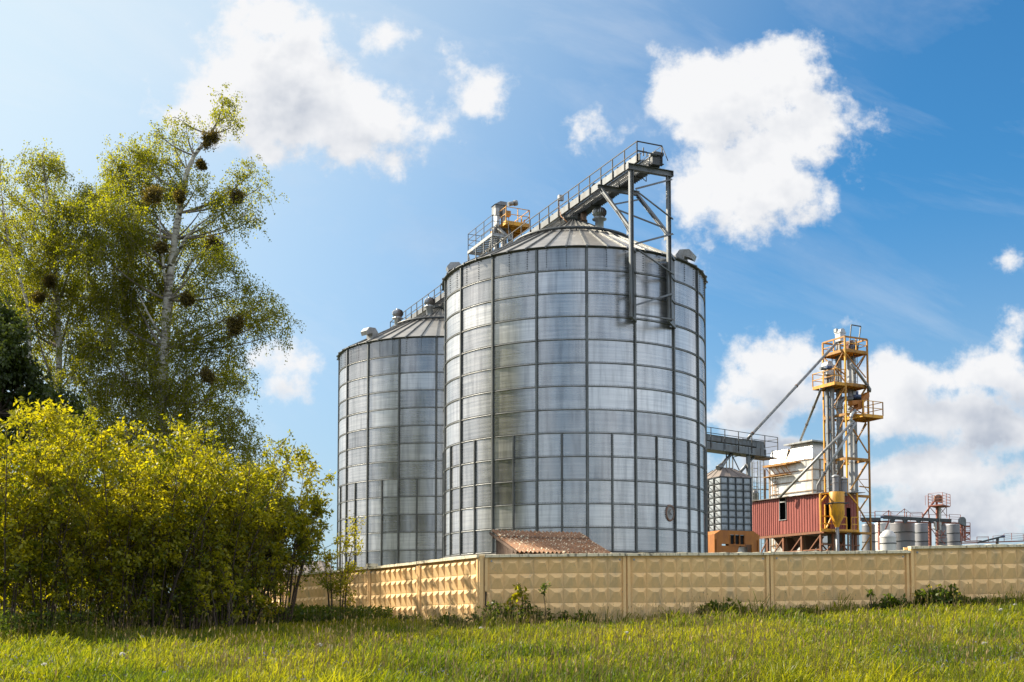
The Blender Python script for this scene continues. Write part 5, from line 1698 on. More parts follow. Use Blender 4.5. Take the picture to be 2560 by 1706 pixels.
birch('dark broad-leaved tree with deep green foliage at the edge of the photo', 43,
      [(-20, 1460, 0), (-14, 1150, 0), (-8, 950, 0), (0, 850, 0), (5, 740, 0)],
      [(12, 735, 34, 1.4), (28, 770, 26, 1.2), (-10, 780, 44, 1.4), (20, 820, 40, 1.3), (52, 862, 34, 1.4), (15, 880, 50, 1.4), (80, 895, 30, 1.3), (60, 930, 48, 1.3), (110, 930, 34, 1.2), (150, 945, 34, 1.1), (100, 975, 48, 1.2), (30, 960, 50, 1.3), (155, 985, 40, 1.2), (130, 1020, 50, 1.2), (60, 1020, 50, 1.2), (180, 965, 20, 1)],
      dens=1.25, leaf=(.14, .10), r_base=.3, name='broadleaf_tree', lmat='dark_leaf', bark='twig', droop=.2, seed=41, twl=(.3, .6))


def mistletoe(px, py, r, Y, label, dens=1.0):
    c = V3(A(px, py, Y)); R3 = r * 1.22 * 1.088 / FPX * Y
    g = np.random.default_rng(int(px * 7 + py)); P = Plant()
    n = int(170 * dens)
    lob = c + unit(g.normal(size=(4, 3))) * R3 * g.uniform(.15, .5, (4, 1)); rad = R3 * g.uniform(.5, .85, 4)
    w_ = g.integers(0, 4, n)
    d = unit(g.normal(size=(n, 3)) + np.array([0, 0, -.15])); L = rad[w_][:, None] * g.uniform(.3, 1.1, n)[:, None]
    tips = lob[w_] + d * L
    mids = (lob[w_] + tips) / 2 + g.normal(size=(n, 3)) * .07
    P.s0 += [lob[w_] + g.normal(size=(n, 3)) * .04, mids]; P.s1 += [mids, tips]; P.r0 += [np.full(n, .007), np.full(n, .005)]; P.r1 += [np.full(n, .005), np.full(n, .003)]
    nl = 12
    f = g.uniform(.25, 1.05, (n, nl, 1))
    C = (lob[w_][:, None, :] + (tips - lob[w_])[:, None, :] * f).reshape(-1, 3) + g.normal(size=(n * nl, 3)) * .06
    D = g.normal(size=(n * nl, 3)) + np.repeat(d, nl, 0) * .3
    P.leaves(C, D, g.uniform(.06, .10, n * nl), g.uniform(.03, .05, n * nl), g.uniform(0, 1, n * nl))
    root = empty('mistletoe', Vector(c), label, 'mistletoe', 'mistletoe balls in the birches')
    P.build(root, 'leaves', M['mistletoe'], 'stems', M['twig'])


for a in ((486, 322, 27, 48.7, 'largest mistletoe ball, high on the bare leaning birch top'),
          (353, 450, 27, 46.9, 'dark round mistletoe ball left of the birch trunk, high in the crown'),
          (541, 456, 26, 48.5, 'mistletoe ball with green leaves on the right outer birch branch'),
          (412, 455, 16, 48, 'small brownish mistletoe tuft close against the upper birch trunk'),
          (462, 377, 13, 48.9, 'smallest mistletoe tuft, under the largest ball near the top'),
          (372, 570, 19, 47.1, 'brown mistletoe ball beside the fork of the white birch trunk'),
          (492, 562, 23, 47.9, 'mistletoe ball at the end of a rising white limb'),
          (538, 752, 30, 47.5, 'wide dark mistletoe ball low on the right side of the birch'),
          (476, 866, 22, 47.1, 'mistletoe ball near the birch foot above the shrubs on the right'),
          (430, 690, 20, 47, 'shaggy mistletoe ball in the middle of the tallest birch crown'),
          (117, 645, 16, 48.5, 'mistletoe ball against the trunk of the second birch'),
          (88, 686, 16, 48.3, 'lower mistletoe ball left of the second birch trunk')):
    mistletoe(*a)


def shrub(x, y, h, label, stems=11, spread=1.0, leafy=1.0, low=.3, lmat='shrub_leaf', group=None, name='shrub', lean=(0, 0), seed=0, leafsize=1.0, cat='shrub'):
    g = np.random.default_rng(seed + int(x * 31 + y * 17)); P = Plant()
    z = ground(x, y)
    root = empty(name, Vector((x, y, z)), label, cat, group)
    own = g.uniform(-.14, .12); ownsz = g.uniform(.85, 1.2)
    for k in range(stems):
        az = 2 * math.pi * (k + g.uniform(-.3, .3)) / stems; out = g.uniform(.05, .36) * spread
        hh = h * g.uniform(.58, 1.07) * (1 - .25 * out)
        b = np.array([x + math.cos(az) * .22, y + math.sin(az) * .22, z - .1])
        d = np.array([math.cos(az) * out + lean[0], math.sin(az) * out + lean[1], 1.0])
        tt = np.linspace(0, 1, 9)[:, None]
        wob = np.cumsum(g.normal(size=(9, 3)) * np.array([.05, .05, 0]), 0)
        pts = b + d * hh * tt * np.array([1, 1, 1]) + np.array([math.cos(az), math.sin(az), 0]) * (out * .5 * hh) * tt ** 2.5 + wob * tt
        P.path(pts, g.uniform(.018, .036), .006)
        nb = int((17 if h > 2.2 else 7) * leafy)
        ts = low + (1 - low) * g.uniform(0, 1, nb) ** .72
        for t in ts:
            i = min(7, int(t * 8)); f = t * 8 - i; p = pts[i] * (1 - f) + pts[i + 1] * f
            a2 = g.uniform(0, 2 * math.pi)
            L = g.uniform(.45, 1.15) * (1.15 - .6 * t) * ((h / 5) ** .5 if h > 2.2 else h / 8)
            dd = np.array([math.cos(a2), math.sin(a2), g.uniform(.35, 1.1)]); dd /= np.linalg.norm(dd)
            e = p + dd * L; m = (p + e) / 2 + np.array([0, 0, -.06 * L])
            q = curve3(p, m, e + np.array([0, 0, .05]), 5); P.path(q, .010, .004)
            nc = g.integers(2, 5) if h > 2.2 else 2
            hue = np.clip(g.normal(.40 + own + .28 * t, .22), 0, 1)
            for _ in range(nc):
                ff = g.uniform(.35, 1.0) * 3.99; ii = int(ff); c = q[ii] * (1 - ff + ii) + q[ii + 1] * (ff - ii) + g.normal(size=3) * .06
                nl = g.integers(11, 19) if h > 2.2 else g.integers(6, 10)
                C = c + g.normal(size=(nl, 3)) * (.068 if h > 2.2 else .03)
                D = unit(g.normal(size=(nl, 3))) * .8 + dd * .4 + np.array([0, 0, -.45])
                s = g.uniform(.5, 1.35, nl) * leafsize * ownsz
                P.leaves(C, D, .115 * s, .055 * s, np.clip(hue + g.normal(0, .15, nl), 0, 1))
        if stems <= 5:
            v, q = seg_tubes(np.concatenate(P.s0), np.concatenate(P.s1), np.concatenate(P.r0), np.concatenate(P.r1))
            np_mesh('stem', v, q, M['twig'], root, smooth=True); P.s0, P.s1, P.r0, P.r1 = [], [], [], []
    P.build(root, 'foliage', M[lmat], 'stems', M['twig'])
    return root


TG = 'yellow green shrubs of the thicket'


def shrub_px(px, top, Y, label, **k):
    b = A(px, 1450, Y); z = ground(b.x, b.y); h = A(px, top, Y).z - z
    return shrub(b.x, Y, h, label, group=TG, **k)


for a in ((10, 935, 28.5, 'bushy yellow green shrub cut by the left photo edge'),
          (95, 965, 29.2, 'yellow green shrub below the dark broad-leaved tree'),
          (182, 985, 29.8, 'yellow green shrub in front of the second birch trunk'),
          (272, 950, 30.2, 'tall yellow green shrub between the two birch trunks'),
          (352, 968, 30.8, 'yellow green shrub right below the tallest birch trunk'),
          (432, 985, 31.4, 'yellow green shrub on the right of the tallest birch trunk'),
          (508, 1005, 32.2, 'yellow green shrub under the low mistletoe ball'),
          (572, 1035, 33.2, 'thinning yellow green shrub next to the slim open shrub')):
    shrub_px(*a, stems=15, spread=1.0 if a[0] < 500 else .7, leafy=1.0, low=.06)
for px, top, Y, lab in ((50, 950, 33.5, 'back shrub behind the two shrubs at the left edge'), (145, 955, 34.5, 'back shrub hiding the foot of the second birch'), (235, 960, 35, 'back shrub between the birches, behind the tallest front shrub'), (330, 975, 36, 'back shrub hiding the foot of the tallest birch'), (425, 990, 37, 'back shrub seen above the right half of the thicket'), (520, 1030, 38, 'back shrub nearest the dappled concrete wall')):
    shrub_px(px, top, Y, lab, stems=11, spread=1.0, leafy=1.1, low=.10)
for px, top, Y, lab in ((5, 1090, 38, 'lower shrub deep behind the left edge of the thicket'), (110, 1100, 39, 'lower shrub deep behind the second birch'), (205, 1100, 40, 'lower shrub deep in the thicket between the birches'), (300, 1110, 41, 'lower shrub deep behind the tallest birch trunk'), (400, 1120, 41.5, 'lower shrub deep behind the right half of the thicket'), (495, 1150, 42, 'lower shrub close to the far stretch of dappled wall')):
    shrub_px(px, top, Y, lab, stems=12, spread=1.3, leafy=1.1, low=.04)
shrub_px(645, 1030, 34.6, 'slim open shrub with bare brown stems against the sky, right end of thicket', stems=16, spread=.5, leafy=1.1, low=.34, lean=(.025, 0), seed=5, leafsize=.9)
for k, (px, py_, Y, h, lab) in enumerate(((618, 1440, 33.0, 1.5, 'low leafy sucker shoot at the right foot of the thicket'), (505, 1445, 30.2, 1.7, 'bright yellow green young shoot in front of the thicket'), (545, 1442, 31, 1.9, 'second bright young shoot in front of the thicket, nearer the wall'))):
    b = A(px, py_, Y); shrub(b.x, Y, h, lab, stems=3, spread=.5, leafy=.9, low=.25, seed=k, group='young shoots before the thicket')
b = A(775, 1430, 36.2); shrub(b.x, 36.2, A(790, 1215, 36.2).z - ground(b.x, 36.2), 'spindly sapling with thin leaning stems in front of the dappled wall', stems=5, spread=.5, leafy=.7, low=.3, lean=(.015, 0), seed=9, leafsize=.85, name='sapling', cat='sapling')


def weed(x, y, h, w, label, n=60, lmat='weed_leaf', ls=.11, name='weed_clump', yellow=0, group=None):
    g = np.random.default_rng(int(abs(x) * 91 + y * 13)); P = Plant(); z = ground(x, y)
    root = empty(name, Vector((x, y, z)), label, 'weed', group)
    fl = Plant()
    for k in range(n):
        a = g.uniform(0, 2 * math.pi); r = w * math.sqrt(g.uniform(0, 1)); b = np.array([x + r * math.cos(a), y + r * math.sin(a) * .5, z])
        hh = h * g.uniform(.5, 1) * (1 - .45 * (r / w) ** 2); e = b + np.array([g.normal() * .12 * h, g.normal() * .1 * h, hh])
        q = curve3(b, (b + e) / 2 + np.array([0, 0, .1 * hh]), e, 5); P.path(q, .008, .004)
        nl = 12
        t = g.uniform(.15, 1, nl) * 3.99; ii = t.astype(int); f = (t - ii)[:, None]
        C = q[ii] * (1 - f) + q[ii + 1] * f
        D = g.normal(size=(nl, 3)) + np.array([0, 0, .25]); s = g.uniform(.6, 1.3, nl)
        P.leaves(C, D, ls * s, ls * .5 * s, g.uniform(0, 1, nl))
        if yellow and k < yellow:
            C = e + g.normal(size=(8, 3)) * .04; fl.leaves(C, g.normal(size=(8, 3)), np.full(8, .05), np.full(8, .05), g.uniform(0, 1, 8))
    P.build(root, 'leaves', M[lmat], 'stems', M['twig'])
    if yellow: fl.build(root, 'flowers', M['petal_yellow'], '', None)


def wall_xy(px, off=.35):
    p = plane_pt(px * 1.088, 1400, Vector((CX, CY, 0)) + NR * off, DR); return p.x, p.y


x, y = wall_xy(1150, .5); weed(x, y, .85, .85, 'dark nettle clump at the broken corner of the cream wall', 90)
x, y = wall_xy(1186, .55); shrub(x, y, 1.22, 'yellow green maple seedling against the first wall panel', stems=2, spread=.3, leafy=.8, low=.25, name='seedling', cat='seedling', leafsize=1.15, seed=3)
x, y = wall_xy(1236, .5); shrub(x, y, 1.25, 'dark green seedling with drooping top against the first wall panel', stems=2, spread=.5, leafy=.55, low=.35, name='seedling', cat='seedling', lmat='weed_leaf', leafsize=1.2, seed=4)
x, y = wall_xy(1225, .45); weed(x, y, .7, .6, 'low dark weeds round the foot of the dark green seedling', 60)
x, y = wall_xy(1325, .4); weed(x, y, .5, .55, 'small weed clump at the right part of the first wall panel', 40)
x, y = wall_xy(1660, .5); weed(x, y, .55, .75, 'grassy green tuft against the second wall panel', 80, ls=.16)
x, y = wall_xy(1845, .4); weed(x, y, .3, .6, 'low weeds in the middle of the third wall panel', 40)
for px, h, lab in ((1990, .95, 'tall thin thistle stalk before the third wall panel'), (2012, .75, 'shorter thistle stalk right of the tall thin one'), (2088, .95, 'lone thin stalk right at the raised panel joint')):
    x, y = wall_xy(px, .5); shrub(x, y, h, lab, stems=1, spread=.35, leafy=.4, low=.55, name='stalk_plant', cat='weed', lmat='weed_leaf', leafsize=1.1, seed=px, group='stalks along the wall')
x, y = wall_xy(2045, .55); weed(x, y, .5, .6, 'dark green weeds just left of the raised panel joint', 70)
x, y = wall_xy(2155, .6); weed(x, y, .78, .75, 'yellow flowering clump in front of the raised wall panel', 110, yellow=14, ls=.13)
x, y = wall_xy(2200, .5); weed(x, y, .42, .7, 'dark low weeds right of the yellow flowering clump', 70)
x, y = wall_xy(2300, .4); weed(x, y, .3, .8, 'sparse low weeds at the far right end of the wall', 50)
for k, (px, Y, h, w, lab) in enumerate(((870, 36.5, .6, .8, 'dark weeds along the foot of the dappled wall'), (940, 35, .5, .6, 'weed tuft between the dappled wall and the corner'), (800, 36, .55, .8, 'shaded weeds at the foot of the spindly sapling'), (1035, 32.6, .42, .5, 'bright weeds in front of the sunlit corner panel'), (720, 35, .6, .8, 'shaded weeds right of the slim open shrub'))):
    b = A(px, 1435, Y); weed(b.x, Y, h, w, lab, 70)

# ------------------------------------------------------------------ meadow
def meadow():
    N = 195000
    # denser near the eye: sample depth with 1/y weighting
    y = 14.5 * (46 / 14.5) ** (rng.uniform(0, 1, N) ** .95)
    x = (rng.uniform(-1, 1, N)) * (.5 * y + 3.2)
    keep = ((x - CX) * NR.x + (y - CY) * NR.y > .12) | ((x - CX) * NL.x + (y - CY) * NL.y > .12)
    x, y = x[keep], y[keep]; n = len(x); z = ground_np(x, y) - .02
    big = vnoise(x * .45, y * .6, 21); mid = vnoise(x * 1.6, y * 1.6, 22); tuft = vnoise(x * 4, y * 4, 23)
    h = (.12 + .30 * mid * big ** 1.2 + .15 * tuft * mid) * rng.uniform(.5, 1.35, n)
    dwall = (x - CX) * NR.x + (y - CY) * NR.y
    h = np.where((dwall > 0) & (dwall < .9) & (x > CX), h * (1.0 + 1.1 * vnoise(x * 1.1, y * .2, 61)), h)
    shade = x < -.24 * y - 0
    az = rng.uniform(0, 2 * np.pi, n); lean = np.abs(rng.normal(.45, .3, n)) + .12 * big
    wind = np.array([.16, 0, 0])
    d = np.stack([np.cos(az), np.sin(az), np.zeros(n)], -1) * (lean * h)[:, None] + wind * h[:, None]
    w = rng.uniform(.0055, .012, n) * (y / 18) ** .7
    az2 = rng.uniform(0, 2 * np.pi, n); side = np.stack([np.cos(az2), np.sin(az2), np.zeros(n)], -1) * w[:, None]
    b = np.stack([x, y, z], -1); up = np.array([0, 0, 1.])
    m1 = b + d * .25 + up * (h * .55)[:, None]; m2 = b + d * .65 + up * (h * .88)[:, None]; tip = b + d * 1.1 + up * (h * (1.0 - .25 * np.minimum(lean, 1)))[:, None]
    V = np.stack([b - side, b + side, m1 - side * .9, m1 + side * .9, m2 - side * .6, m2 + side * .6, tip - side * .1, tip + side * .1], 1).reshape(-1, 3)
    k = np.arange(n)[:, None] * 8
    Q = np.concatenate([k + np.array([[0, 1, 3, 2]]), k + np.array([[2, 3, 5, 4]]), k + np.array([[4, 5, 7, 6]])])
    tint = np.clip(-.12 + .95 * vnoise(x * .8 + 3, y * .5, 31) + .35 * (vnoise(x * .16, y * .22, 33) - .3) + rng.normal(0, .20, n), 0, 1)
    o = np_mesh('grass', V, Q, M['grass'], None, np.repeat(tint, 8)); tag(o, 'sunlit spring meadow grass in front of the wall', 'grass', kind='stuff')
    # dry stalks
    n = 5200
    y = rng.uniform(15, 33, n); x = rng.uniform(-1, 1, n) * .47 * y
    kp = (vnoise(x * .5, y * .5, 41) > .48) & ((y - CY) < -.5 + 0 * x); x, y = x[kp], y[kp]; n = len(x)
    z = ground_np(x, y); h = rng.uniform(.3, .75, n); b = np.stack([x, y, z], -1)
    e = b + np.stack([rng.normal(.05, .08, n), rng.normal(0, .06, n), h], -1)
    V, Q = seg_tubes(b, e, .004, .002, 3)
    hv, hq = leaf_quads(e, np.stack([rng.normal(0, .2, n), rng.normal(0, .2, n), np.ones(n)], -1), rng.uniform(.05, .12, n), rng.uniform(.012, .03, n))
    o = np_mesh('dry_stalks', np.concatenate([V, hv]), np.concatenate([Q, hq + len(V)]), M['dry'], None, rng.uniform(0, 1, len(V) + len(hv))); tag(o, 'brown dry stalks scattered through the meadow', 'dry grass', kind='stuff')
    # small flowers
    for nm, mt, n, lab in (('blue_flowers', 'petal_blue', 900, 'tiny pale blue flowers in drifts in the near grass'), ('yellow_flowers', 'petal_yellow', 170, 'tiny yellow flowers dotted in the near grass')):
        y = rng.uniform(15, 23, n * 3); x = rng.uniform(-1, 1, n * 3) * .46 * y
        kp = vnoise(x * .7, y * .9, 51 + n) > .62; x, y = x[kp][:n], y[kp][:n]; n = len(x)
        c = np.stack([x, y, ground_np(x, y) + rng.uniform(.08, .2, n)], -1); c5 = np.repeat(c, 4, 0) + rng.normal(size=(n * 4, 3)) * .006
        v, q = leaf_quads(c5, rng.normal(size=(n * 4, 3)) + np.array([0, 0, .4]), np.full(n * 4, .022), np.full(n * 4, .022))
        o = np_mesh(nm, v, q, M[mt], None, rng.uniform(0, 1, len(v))); tag(o, lab, 'flowers', kind='stuff')
    # rank growth under the thicket
    n = 26000
    px = rng.uniform(-40, 900, n); Y = rng.uniform(0, 1, n)
    y = 27.0 + 7.5 * np.clip(px / 720, 0, 1.1) + Y * 5.0; x = (px - 1176.5) * 1.088 / FPX * y
    kp = (x - CX) * NL.x + (y - CY) * NL.y > .2; x, y = x[kp], y[kp]; n = len(x)
    c = np.stack([x, y, ground_np(x, y) + rng.uniform(0, 1, n) ** 1.5 * .62], -1)
    v, q = leaf_quads(c, rng.normal(size=(n, 3)) + np.array([0, 0, .3]), rng.uniform(.07, .17, n), rng.uniform(.035, .07, n))
    o = np_mesh('undergrowth', v, q, M['weed_leaf'], None, np.repeat(rng.uniform(0, 1, n), 4)); tag(o, 'shady rank undergrowth at the foot of the thicket', 'undergrowth', kind='stuff')


meadow()

def woodland():
    g = np.random.default_rng(77); C = []; S0 = []; S1 = []
    for x, y, h in ((-37, 47, 27), (-40, 50, 28), (-35, 44, 22), (-42, 45, 26), (-36, 51, 24), (-46, 51, 26), (-38, 40, 17), (-50, 58, 24)):
        z = ground(x, y); S0.append((x, y, z)); S1.append((x, y, z + h * .8))
        m = 4200; u = unit(g.normal(size=(m, 3))) * g.uniform(.3, 1, (m, 1)) ** .5
        C.append(np.array([x, y, z + h * .6]) + u * np.array([2.6, 2.6, h * .44]))
    C = np.concatenate(C); n = len(C)
    v, q = leaf_quads(C, g.normal(size=(n, 3)), g.uniform(.35, .7, n), g.uniform(.25, .5, n))
    tv_, tq = seg_tubes(np.array(S0), np.array(S1), .25, .08, 6)
    o = np_mesh('woodland', np.concatenate([v, tv_]), np.concatenate([q, tq + len(v)]), M['birch_leaf'], None, np.concatenate([np.repeat(g.uniform(0, .7, n), 4), np.zeros(len(tv_))]))
    tag(o, 'edge of the wood mirrored as dark bands in the silo sheets', 'wood', kind='stuff')


woodland()

# dandelion clocks
def dandelion():
    root = empty('dandelion', (0, 0, 0)); g = np.random.default_rng(3)
    mb = MB(); mb.tube([(0, 0, -.05), (.01, 0, .15), (0, 0, .30)], .004, 6); mb.build('stem', M['weed_stem'], root)
    n = 260; d = unit(g.normal(size=(n, 3))); c = np.array([0, 0, .33])
    v, q = leaf_quads(c + d * .02, d, np.full(n, .022), np.full(n, .012))
    np_mesh('seed_head', v, q, M['clock'], root, g.uniform(0, 1, len(v)))
    return root


M['weed_stem'] = weathered('green_stem', (.10, .13, .03), (.12, .09, .04), .7)
dproto = dandelion()
for i, (px, py, Y, lab) in enumerate(((735, 1482, 22.5, 'dandelion clock in open grass below the slim open shrub'), (281, 1504, 20.5, 'dandelion clock in grass below the left half of the thicket'), (102, 1531, 19.3, 'dandelion clock close to the lower left corner of the meadow'),
                                      (326, 1464, 25.5, 'dandelion clock at the shaded edge of the thicket'), (1105, 1450, 29, 'dandelion clock in grass below the wall corner'), (1440, 1470, 26, 'dandelion clock below the joint of the first two wall panels'), (2262, 1516, 21.5, 'dandelion clock in the lower right meadow'), (2333, 1420, 31, 'dandelion clock near the right end of the wall'), (2300, 1434, 29, 'dandelion clock in grass below the raised wall panel'), (2140, 1465, 25.5, 'dandelion clock below the yellow flowering clump'))):
    if i == 0: o = dproto
    else:
        o = dproto.copy(); COL.objects.link(o)
        for ch in dproto.children:
            c_ = ch.copy(); COL.objects.link(c_); c_.parent = o
    p = A(px, py, Y); gz = ground(p.x, p.y)
    s = max(.7, min(1.8, (p.z - gz) / .33))
    o.location = (p.x, p.y, gz); o.scale = (1.25, 1.25, s)
    tag(o, lab, 'dandelion', 'dandelion clocks in the meadow')

# ------------------------------------------------------------------ sky, sun, camera
SUN_AZ, SUN_EL = R(-67), R(35)
SUN = Vector((math.sin(SUN_AZ) * math.cos(SUN_EL), math.cos(SUN_AZ) * math.cos(SUN_EL), math.sin(SUN_EL)))


def make_world():
    w = bpy.data.worlds.new('World'); SC.world = w; w.use_nodes = True
    N, L = w.node_tree.nodes, w.node_tree.links
    bg = N['Background']; out = N['World Output']
    sk = N.new('ShaderNodeTexSky'); sk.sky_type = 'NISHITA'; sk.sun_disc = False
    sk.sun_elevation = SUN_EL; sk.sun_rotation = SUN_AZ; sk.air_density = 1.15; sk.dust_density = .9; sk.ozone_density = 2.2
    tc = N.new('ShaderNodeTexCoord'); d = tc.outputs['Generated']
    sp = N.new('ShaderNodeSeparateXYZ'); L.new(d, sp.inputs[0])
    # gnomonic cloud-deck coordinates about north
    yc = mth(N, L, 'MAXIMUM', sp.outputs['Y'], .08)
    cb = N.new('ShaderNodeCombineXYZ'); L.new(mth(N, L, 'DIVIDE', sp.outputs['X'], yc), cb.inputs[0]); L.new(mth(N, L, 'DIVIDE', sp.outputs['Z'], yc), cb.inputs[1])
    P0 = cb.outputs[0]
    gcb = N.new('ShaderNodeCombineXYZ'); zc = mth(N, L, 'ADD', mth(N, L, 'MAXIMUM', sp.outputs['Z'], 0), .25)
    L.new(mth(N, L, 'DIVIDE', sp.outputs['X'], zc), gcb.inputs[0]); L.new(mth(N, L, 'DIVIDE', sp.outputs['Y'], zc), gcb.inputs[1])
    BL = [(px - (45 if px < 1200 and py < 420 else 0), py, a, b) for px, py, a, b in ((640, 55, 85, 95), (720, 30, 95, 80), (770, 70, 70, 80), (560, 200, 80, 45), (500, 225, 90, 36), (455, 230, 50, 24), (560, 270, 80, 36), (690, 200, 190, 120), (820, 240, 150, 100), (940, 250, 100, 75), (960, 350, 60, 45), (880, 320, 90, 60), (690, 340, 66, 60), (1050, 265, 50, 32), (1085, 115, 46, 28), (1165, 185, 64, 44), (538, 82, 30, 28), (925, 75, 50, 48), (565, 105, 50, 42), (1015, 75, 18, 10), (405, 178, 14, 20),
          (1650, 215, 150, 95), (1790, 190, 120, 95), (1880, 290, 120, 85), (1740, 390, 150, 110), (1560, 190, 70, 70), (1500, 125, 44, 44), (1390, 275, 60, 46), (1620, 420, 80, 80), (1870, 455, 48, 32), (1720, 480, 80, 42), (1850, 135, 44, 36), (1950, 290, 50, 40),
          (650, 845, 75, 55), (650, 915, 66, 36), (1585, 585, 50, 36),
          (1760, 830, 90, 75), (1880, 790, 70, 46), (1690, 900, 70, 70), (1660, 850, 50, 40), (1800, 900, 140, 66), (2335, 780, 60, 55), (2290, 860, 110, 70), (2120, 880, 140, 58), (2080, 950, 190, 56), (2335, 628, 36, 22), (1700, 980, 120, 50), (2240, 1090, 190, 32), (2050, 1170, 120, 28), (1640, 770, 30, 20), (2200, 960, 170, 56), (2300, 1000, 110, 60), (1950, 860, 60, 50), (2180, 1130, 190, 30), (1945, 720, 30, 16), (2260, 1160, 190, 60), (2090, 1080, 190, 44), (1850, 1040, 150, 44), (1720, 1090, 90, 36))]
    def field(P):
        """signed distance (in sky units) to the nearest cloud body"""
        cur = None
        for px, py, a, b in BL:
            c = A(px - 14, py, 1.0); ka, kb_ = a * 1.088 / FPX * 1.30, b * 1.088 / FPX * 1.30
            rr = (ka * kb_) ** .5
            v = N.new('ShaderNodeVectorMath'); v.operation = 'MULTIPLY_ADD'
            L.new(P, v.inputs[0]); v.inputs[1].default_value = (rr / ka, rr / kb_, 0); v.inputs[2].default_value = (-c.x * rr / ka, -c.z * rr / kb_, 0)
            ln = N.new('ShaderNodeVectorMath'); ln.operation = 'LENGTH'; L.new(v.outputs[0], ln.inputs[0])
            sd = mth(N, L, 'SUBTRACT', ln.outputs['Value'], rr)
            if cur is None: cur = sd
            else:
                m = N.new('ShaderNodeMath'); m.operation = 'SMOOTH_MIN'; m.inputs[2].default_value = .018
                L.new(cur, m.inputs[0]); L.new(sd, m.inputs[1]); cur = m.outputs[0]
        return cur
    def fb(P, scale, detail, rough=.6, dist=0.0):
        t = N.new('ShaderNodeTexNoise'); t.inputs['Scale'].default_value = scale; t.inputs['Detail'].default_value = detail; t.inputs['Roughness'].default_value = rough; t.inputs['Distortion'].default_value = dist
        L.new(P, t.inputs['Vector']); return t.outputs['Fac']
    def off(P, vec):
        v = N.new('ShaderNodeVectorMath'); v.operation = 'ADD'; L.new(P, v.inputs[0]); v.inputs[1].default_value = vec; return v.outputs[0]
    # front mask: general clouds take over away from the surveyed part of the sky
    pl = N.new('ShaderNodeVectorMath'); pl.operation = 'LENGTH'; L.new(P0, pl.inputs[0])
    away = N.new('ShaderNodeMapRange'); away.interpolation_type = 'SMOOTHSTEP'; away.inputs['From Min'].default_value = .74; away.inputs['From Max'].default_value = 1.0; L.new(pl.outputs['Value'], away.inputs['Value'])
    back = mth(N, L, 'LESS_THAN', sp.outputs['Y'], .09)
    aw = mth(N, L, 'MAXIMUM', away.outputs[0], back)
    g1 = fb(gcb.outputs[0], 1.15, 6, .58)
    gen = mth(N, L, 'MULTIPLY', mth(N, L, 'SUBTRACT', g1, .44), 5.0)
    def warp(P):
        t = N.new('ShaderNodeTexNoise'); t.inputs['Scale'].default_value = 7.0; t.inputs['Detail'].default_value = 2; L.new(P, t.inputs['Vector'])
        v = N.new('ShaderNodeVectorMath'); v.operation = 'MULTIPLY_ADD'; L.new(t.outputs['Color'], v.inputs[0]); v.inputs[1].default_value = (.07, .07, 0); L.new(off(P, (-.035, -.035, 0)), v.inputs[2])
        return v.outputs[0]
    def dens(P, detail):
        f = field(warp(P))
        n1 = fb(P, 15.0, detail, .62); n2 = fb(P, 48.0, max(2, detail - 2), .62)
        nn = mth(N, L, 'ADD', mth(N, L, 'MULTIPLY', mth(N, L, 'SUBTRACT', n1, .5), 3.0), mth(N, L, 'MULTIPLY', mth(N, L, 'SUBTRACT', n2, .5), 1.5))
        return mth(N, L, 'ADD', mth(N, L, 'MULTIPLY', f, -1 / .030), nn)
    D0 = dens(P0, 8); D1 = dens(off(P0, (-.024, .030, 0)), 4)
    mixd = N.new('ShaderNodeMix'); mixd.data_type = 'FLOAT'; L.new(aw, mixd.inputs[0]); L.new(D0, mixd.inputs[2]); L.new(gen, mixd.inputs[3])
    al = N.new('ShaderNodeMapRange'); al.interpolation_type = 'SMOOTHSTEP'; al.inputs['From Min'].default_value = -.02; al.inputs['From Max'].default_value = .85; L.new(mixd.outputs[0], al.inputs['Value'])
    hz = N.new('ShaderNodeMapRange'); hz.inputs['From Min'].default_value = .0; hz.inputs['From Max'].default_value = .04; L.new(sp.outputs['Z'], hz.inputs['Value'])
    alpha = mth(N, L, 'MULTIPLY', al.outputs[0], hz.outputs[0])
    # wisps of high cloud
    mr = N.new('ShaderNodeMapping'); mr.inputs['Rotation'].default_value = (0, 0, .38); L.new(P0, mr.inputs['Vector'])
    mp = N.new('ShaderNodeMapping'); mp.inputs['Scale'].default_value = (1.6, 4.6, 1); L.new(mr.outputs[0], mp.inputs['Vector'])
    wsp = fb(mp.outputs[0], 1.6, 7, .62, .4)
    wa = N.new('ShaderNodeMapRange'); wa.inputs['From Min'].default_value = .47; wa.inputs['From Max'].default_value = .80; wa.inputs['To Max'].default_value = .36; L.new(wsp, wa.inputs['Value'])
    # shading: edge facing the sun bright, thick heart and lee grey
    lit = mth(N, L, 'SUBTRACT', D0, D1)
    core = N.new('ShaderNodeMapRange'); core.interpolation_type = 'SMOOTHSTEP'; core.inputs['From Min'].default_value = .7; core.inputs['From Max'].default_value = 2.6; L.new(mixd.outputs[0], core.inputs['Value'])
    soft = fb(P0, 5.2, 3, .5)
    sft = N.new('ShaderNodeMapRange'); sft.interpolation_type = 'SMOOTHSTEP'; sft.inputs['From Min'].default_value = .40; sft.inputs['From Max'].default_value = .60; L.new(soft, sft.inputs['Value'])
    low = N.new('ShaderNodeMapRange'); low.inputs['From Min'].default_value = .27; low.inputs['From Max'].default_value = .11; low.inputs['To Max'].default_value = 1.0; L.new(sp.outputs['Z'], low.inputs['Value'])
    sh = mth(N, L, 'ADD', mth(N, L, 'MULTIPLY', core.outputs[0], mth(N, L, 'ADD', mth(N, L, 'MULTIPLY', sft.outputs[0], .65), .20)), mth(N, L, 'MULTIPLY', lit, -.34))
